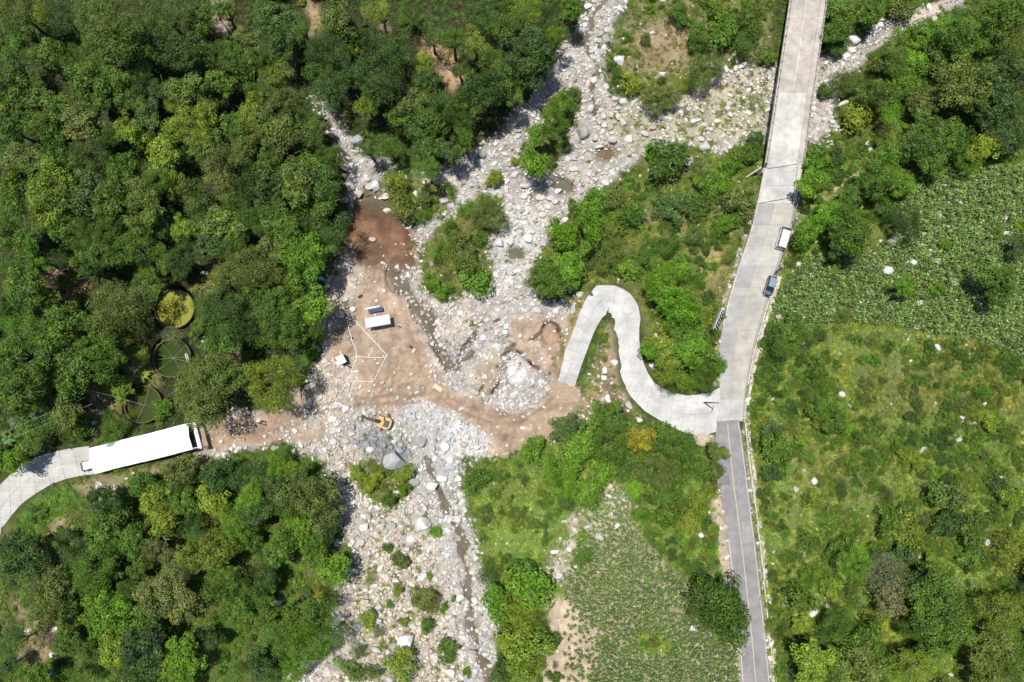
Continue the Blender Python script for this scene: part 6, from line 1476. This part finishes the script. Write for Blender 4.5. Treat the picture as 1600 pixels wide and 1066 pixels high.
MARK = [("the muddy brown pool", 592, 350), ("the long white canopy", 225, 702), ("the yellow excavator", 602, 660), ("the bright algae pond", 275, 483), ("the middle dark pond", 271, 560), ("the lowest round pond", 226, 632),
        ("the hairpin bend", 948, 465), ("the hairpin road's lower end", 882, 600), ("the road junction", 1130, 650), ("the white-roofed van", 1225, 369), ("the dark parked car", 1203, 447), ("the bridge's lower end", 1215, 300), ("the bridge's top end", 1262, 5),
        ("the edge-on billboard", 1122, 497), ("the big lone roadside tree", 1129, 955), ("the lower maize field's middle", 1000, 900), ("the upper maize field's middle", 1450, 400), ("the lower maize's grassy gap", 1025, 1005),
        ("the photo's top left corner", 0, 0), ("the photo's bottom-left corner", 0, 1066), ("the photo's top right corner", 1600, 0), ("the photo's bottom right corner", 1600, 1066), ("the photo's left edge middle", 0, 533), ("the photo's right edge middle", 1600, 533),
        ("the footpath", 1292, 303), ("the pale shelter roof", 590, 501), ("the largest grey boulder", 911, 203), ("the village lane's left end", 10, 790), ("the blue tarpaulin", 78, 1049), ("the top wood's dry clearing", 700, 120),
        ("the photo's top edge middle", 800, 0), ("the photo's bottom edge middle", 800, 1066), ("the left wood's bare gap", 95, 450), ("the white gravel pit", 808, 576), ("the asphalt road's bottom end", 1180, 1062), ("the small brown pool", 948, 243),
        ("the path's people", 398, 662), ("the middle of the left wood", 230, 200), ("the lower left wood's middle", 250, 900), ("the lower stony bed's middle", 640, 880), ("the right hillside's middle", 1440, 690), ("the lower right wood's middle", 1420, 960), ("the tiny green river pool", 880, 291)]
def dirword(dx, dy):
    a = math.degrees(math.atan2(-dy, dx)) % 360
    return ["right of", "above right of", "above", "above left of", "left of", "below left of", "below", "below right of"][int(((a + 22.5) % 360) // 45)]
ORD = ["closest", "second closest", "third closest", "fourth closest", "fifth closest", "sixth closest", "seventh closest", "eighth closest"]
def assign_labels(items, noun):
    """items: list of dict(px, py, adj, far); sets item['label'] unique"""
    gr_ = {}
    for it in items:
        best = sorted(MARK, key=lambda m: math.hypot(it['px'] - m[1], it['py'] - m[2]) + (25 if 'photo' in m[0] or 'middle' in m[0] else 0))[0]
        d = math.hypot(it['px'] - best[1], it['py'] - best[2])
        it['d'] = d; it['near'] = "just " if d < 45 else ""
        gr_.setdefault((it['adj'], best[0], dirword(it['px'] - best[1], it['py'] - best[2])), []).append(it)
    for (adj, mk, dw), L_ in gr_.items():
        L_.sort(key=lambda i: i['d'])
        for k, it in enumerate(L_):
            it['label'] = f"{adj} {noun} {it['near'] if len(L_) == 1 else ''}{dw} {mk}" + (f", {ORD[min(k, 7)]}" if len(L_) > 1 else "")
def parse(s):
    out = []
    for t in s.replace("\n", "|").split("|"):
        q = t.split()
        if len(q) == 4 and float(q[2]) > 0: out.append((float(q[0]), float(q[1]), float(q[2]), q[3]))
    return out
r = random.Random(5)
items = []
for tree, data in ((True, parse(TREES)), (False, parse(SHRUBS))):
    lst = []
    for x, y, rad, code in data:
        c, word = CLR[code[0]]; fl = code[1:]
        szw = ("very broad " if rad >= 40 else "large " if rad >= 30 else "" if rad >= 20 else "small ") if tree else ("large " if rad >= 22 else "" if rad >= 13 else "small ")
        txt = "feathery " if fl in ('f', 'F') else "large-leaved " if fl == 'c' else ""
        lst.append(dict(px=x, py=y, r=rad, code=code, col=c, adj=(szw + word + (" " + txt if txt else " ")).strip(), tree=tree))
    assign_labels(lst, "tree" if tree else "shrub"); items += lst
print("trees", sum(i['tree'] for i in items), "shrubs", sum(not i['tree'] for i in items))
for it in items:
    fl = it['code'][1:]; R_ = it['r'] * 0.137 * ((1.04 if fl == 'F' else 1.21 if min(math.hypot(it['px'] - p_[0], it['py'] - p_[1]) for p_ in PONDS) > 80 else 1.0) if it['tree'] else (.98 if 530 < it['px'] < 735 and it['py'] > 720 else 1.18))
    if it['tree']:
        forest = it['px'] < 560 and it['py'] < 640 or it['py'] < 270 and it['px'] < 900
        h = min(14.5, R_ * 1.25 + (6.0 if forest else 3.2)) * r.uniform(.88, 1.15); h = max(h, R_ * 1.25)
        if min(math.hypot(it['px'] - p_[0], it['py'] - p_[1]) for p_ in PONDS) < 62 and it['r'] < 45: h = max(R_ * 1.1, h * .55)
        if fl == 'F': kind = 'fine'
        elif fl == 'f': kind = 'fine'
        elif fl == 'c': kind = 'coarse'
        elif fl == 'B' or it['r'] >= 34: kind = 'big'
        else: kind = r.choice(['broad', 'broad', 'broad', 'coarse', 'wispy', 'fine'] if it['r'] < 30 else ['broad', 'big', 'fine'])
    else:
        h = R_ * r.uniform(1.15, 1.5); kind = 'fine' if fl == 'f' else r.choice(['bush', 'bush', 'wispy', 'broad'])
    if kind == 'fine' and it['r'] < 18: kind = 'broad'
    hc = max(h - R_ * .6, R_ * .28)
    b = place(it['px'], it['py'], hc + R_ * .25)
    kb = r.uniform(.84, 1.18); col = [v * kb * r.uniform(.95, 1.05) for v in it['col']]
    if it['tree'] and forest and it['code'][0] not in 'yo': col = [a * .76 + b_ * .24 * kb for a, b_ in zip(col, (0.088, 0.148, 0.024))]
    ex_, ey_ = (r.uniform(.85, 1.2), r.uniform(.85, 1.2)) if it['tree'] and 'B' not in it['code'] else (1.0, .97) if it['tree'] else (r.uniform(.8, 1.25), r.uniform(.8, 1.2))
    if it['tree']:
        o = thing("broadleaf_tree", it['label'], "tree", b, 0)
        link("trunk", TRUNKS[r.randrange(4)], o, scale=(hc * 1.0, hc * 1.0, hc * 1.25), rot=(0, 0, r.uniform(0, 6.28)))
        link("crown", CROWNS[kind][r.randrange(len(CROWNS[kind]))], o, loc=(0, 0, hc), rot=(0, 0, r.uniform(0, 6.28)), scale=(R_ * ex_, R_ * ey_, R_ * r.uniform(.85, 1.15)), color=col)
    else:
        o = link("shrub", CROWNS[kind][r.randrange(len(CROWNS[kind]))], None, loc=b + Vector((0, 0, hc)), rot=(0, 0, r.uniform(0, 6.28)), scale=(R_ * ex_, R_ * ey_, max(R_ * .9, .6)), color=col)
        tag(o, it['label'], "shrub")
# banana plants and an agave
def banana(label, px, py, size, col, nl=8, cat="banana plant", name="banana_plant", droop=1.0):
    b = place(px, py, size * .8); o = thing(name, label, cat, b)
    ht = size * .8
    MB().tube([(0, 0, -.1), (0, 0, ht)], [.16 * size / 2.2, .1 * size / 2.2], 8).obj("trunk" if cat == "banana plant" else "core", M_BARK, o)
    rr = random.Random(px)
    for k in range(nl):
        a = 2 * math.pi * k / nl + rr.uniform(-.25, .25); L_ = size * rr.uniform(.8, 1.1); d = Vector((math.cos(a), math.sin(a), 0)); s = Vector((-d.y, d.x, 0))
        V = []; F_ = []
        for i, (t, w, z) in enumerate(((0, .03, 0), (.25, .13, .28), (.5, .16, .36), (.75, .13, .2), (1, .02, -.12 * droop))):
            c = d * L_ * t + Vector((0, 0, ht + z * size * .8))
            V += [tuple(c - s * w * size - Vector((0, 0, .05))), tuple(c), tuple(c + s * w * size - Vector((0, 0, .05)))]
        for i in range(4):
            F_ += [(3 * i, 3 * i + 1, 3 * i + 4, 3 * i + 3), (3 * i + 1, 3 * i + 2, 3 * i + 5, 3 * i + 4)]
        mb = MB(); mb.add(V, F_); me = mb.mesh("leaf", M_LEAF); ca = me.color_attributes.new('tint', 'FLOAT_COLOR', 'POINT'); ca.data.foreach_set("color", [1.0] * 4 * len(V))
        link("leaf", me, o, color=[v * rr.uniform(.85, 1.2) for v in col])
banana("banana plant with long blue-green leaves, leftmost of the pair beneath the cables", 29, 657, 2.5, (.09, .17, .075))
banana("banana plant with long blue-green leaves, right one of the pair beneath the cables", 60, 649, 2.4, (.10, .18, .08))
banana("smaller banana plant at the left edge below the banana pair", 13, 687, 2.0, (.10, .2, .06), 6)
banana("bright yellow-green banana plant between the two lower ponds", 225, 586, 1.6, (.26, .32, .06), 9)
banana("bright yellow-green banana plant beside the footpath at its upper bend", 1320, 262, 1.2, (.14, .25, .05), 7)
banana("spiky dark green agave in the lower left meadow", 481, 927, 1.1, (.05, .11, .035), 10, "agave", "agave_plant", -1)
# bare dead branches
def deadwood(label, px, py, size, seed):
    rr = random.Random(seed); b = place(px, py, 5); o = thing("bare_tree", label, "dead tree", b)
    MB().tube([(0, 0, -.2), (.2, .1, 3.2), (.1, .2, 6)], [.16, .11, .05], 7).obj("trunk", simple("bleached_bark", (.38, .34, .28), .9), o)
    for k in range(7):
        a = rr.uniform(0, 6.28); l = size * rr.uniform(.5, 1); z = rr.uniform(4.3, 5.8)
        p0 = Vector((.12, .15, z)); p1 = p0 + Vector((math.cos(a) * l * .5, math.sin(a) * l * .5, .7)); p2 = p0 + Vector((math.cos(a + .3) * l, math.sin(a + .3) * l, 1.2)); 
        mb = MB(); mb.tube([p0, p1, p2], [.06, .04, .015], 5); mb.tube([p1, p1 + Vector((math.cos(a - .8) * l * .4, math.sin(a - .8) * l * .4, .5))], [.03, .01], 4); mb.obj("branch", o.children[0].data.materials[0], o)
deadwood("bare bleached dead tree in a dark gap of the left wood", 165, 165, 2.6, 1)
deadwood("bare grey dead tree above the yellow tree, left of the wood's edge", 322, 375, 2.6, 2)
deadwood("bare dead tree among dark crowns of the lower left wood", 255, 838, 2.4, 4)
deadwood("bare dead tree right of the grey-green tree in the lower right wood", 1404, 915, 2.4, 5)
deadwood("bare dead tree in the middle of the top wood", 592, 66, 2.4, 6)
deadwood("bare pale dead tree at the top of the left wood by the dry streak", 345, 35, 2.0, 3)

# ------------------------------------------------------------------ boulders: photo x, y, half sizes, angle, tone

TONE = {'g': ((0.40, 0.385, 0.355), "grey"), 'G': ((0.43, 0.43, 0.43), "light grey"), 'H': ((0.31, 0.32, 0.33), "blue-grey"), 't': ((0.53, 0.465, 0.385), "tan"), 'w': ((0.60, 0.575, 0.54), "pale"), 'W': ((0.70, 0.69, 0.67), "white"), 'c': ((0.62, 0.55, 0.46), "cream")}
RM_ = [rock_mesh("boulder", 200 + i, 2, .62 + .1 * (i % 3), M_ROCK) for i in range(12)]
bl = []
for t in BOULD.replace("\n", "|").split("|"):
    q = t.split()
    if len(q) < 6 or float(q[2]) <= 0: continue
    x, y, a, b, an, tn = float(q[0]), float(q[1]), float(q[2]), float(q[3]), float(q[4]), q[5]
    sz = "very big" if a * b > 140 else "big" if a * b > 60 else "medium" if a * b > 26 else "small"
    bl.append(dict(px=x, py=y, a=a, b=b, an=an, col=TONE[tn][0], adj=f"{sz} {TONE[tn][1]}"))
bl.sort(key=lambda i: -i['a'] * i['b']); bl = bl[:298]
assign_labels(bl, "boulder"); print("boulders", len(bl))
for it in bl:
    A = it['a'] * .14 * 1.08; B = it['b'] * .14 * 1.08; h = min(A, B) * r.uniform(.9, 1.25)
    b = place(it['px'], it['py'], h * .4)
    k = r.uniform(.92, 1.08)
    veg_ = float(samp(VEG, it['px'], it['py'])) > .4
    o = link("boulder", RM_[r.randrange(12)], None, loc=b + Vector((0, 0, h * (.05 if veg_ else .25))), rot=(r.uniform(-.12, .12), r.uniform(-.12, .12), -math.radians(it['an']) + r.uniform(-.1, .1)), scale=(A, B * 1.2, h * 1.5), color=[v * k for v in it['col']])
    tag(o, it['label'], "boulder")
# mid-size stones nobody would count
dens = ROCK.copy(); px, py, rr = scatter_px(36000, np.clip(dens, 0, 1) * .8, 77)
k = len(px); size = .28 + .62 * rr.random(k) ** 3
base = samp(RCOL, px, py) * (.78 + .5 * rr.random((k, 1))) * (1 + rr.normal(0, .02, (k, 3))); dk = rr.random(k) < .15; base[dk] *= .62; tn = rr.random(k) < .15; base[tn] *= np.array((.96, .85, .72))
p = world_of(px, py); p[:, 2] += size * .15
RC2 = proto_coll("stone_shape", [rock_mesh("stone", 300 + i, 2, .62, M_ROCKI) for i in range(8)])
scatter("river_stones", p, np.stack([rr.normal(0, .2, k), rr.normal(0, .2, k), rr.uniform(0, 6.28, k)], -1), np.stack([size * rr.uniform(.9, 1.4, k), size, size * rr.uniform(1.0, 1.5, k)], -1), base, rr.integers(0, 8, k), RC2)

# woods that go on past what the picture shows
FARC = []
for i, me0 in enumerate((CROWNS['broad'][0], CROWNS['broad'][1], CROWNS['broad'][2], CROWNS['coarse'][0], CROWNS['wispy'][0])):
    m2 = me0.copy(); m2.materials.clear(); m2.materials.append(M_LEAFI); FARC.append(m2)
FC = proto_coll("far_crown_shape", FARC)
rr = np.random.default_rng(99); n = 2600
px = rr.uniform(-700, 2300, n); py = rr.uniform(-500, 1560, n)
keep = ((px < -25) | (px > 1625) | (py < -25) | (py > 1091)) & ~((px > 840) & (px < 1330) & (py < 0)) & ~((px > 430) & (px < 1260) & (py > 1066)) & ~((px < 0) & (py > 740) & (py < 920)) & ~((px > 1600) & (py > 230) & (py < 580))
px = px[keep]; py = py[keep]; k = len(px); R_ = rr.uniform(2.2, 4.4, k); hh = rr.uniform(1.5, 4.5, k)
z = samp(HGT, px, py) + hh; x_, y_ = ray_np(px, py, z)
base = np.array(((.06, .105, .024), (.10, .16, .026), (.13, .21, .03), (.13, .155, .038)))[rr.integers(0, 4, k)] * rr.uniform(.85, 1.15, (k, 1))
scatter("outlying_woods", np.stack([x_, y_, z], -1), np.stack([0 * R_, 0 * R_, rr.uniform(0, 6.28, k)], -1), np.stack([R_, R_, R_], -1), base, rr.integers(0, 5, k), FC)
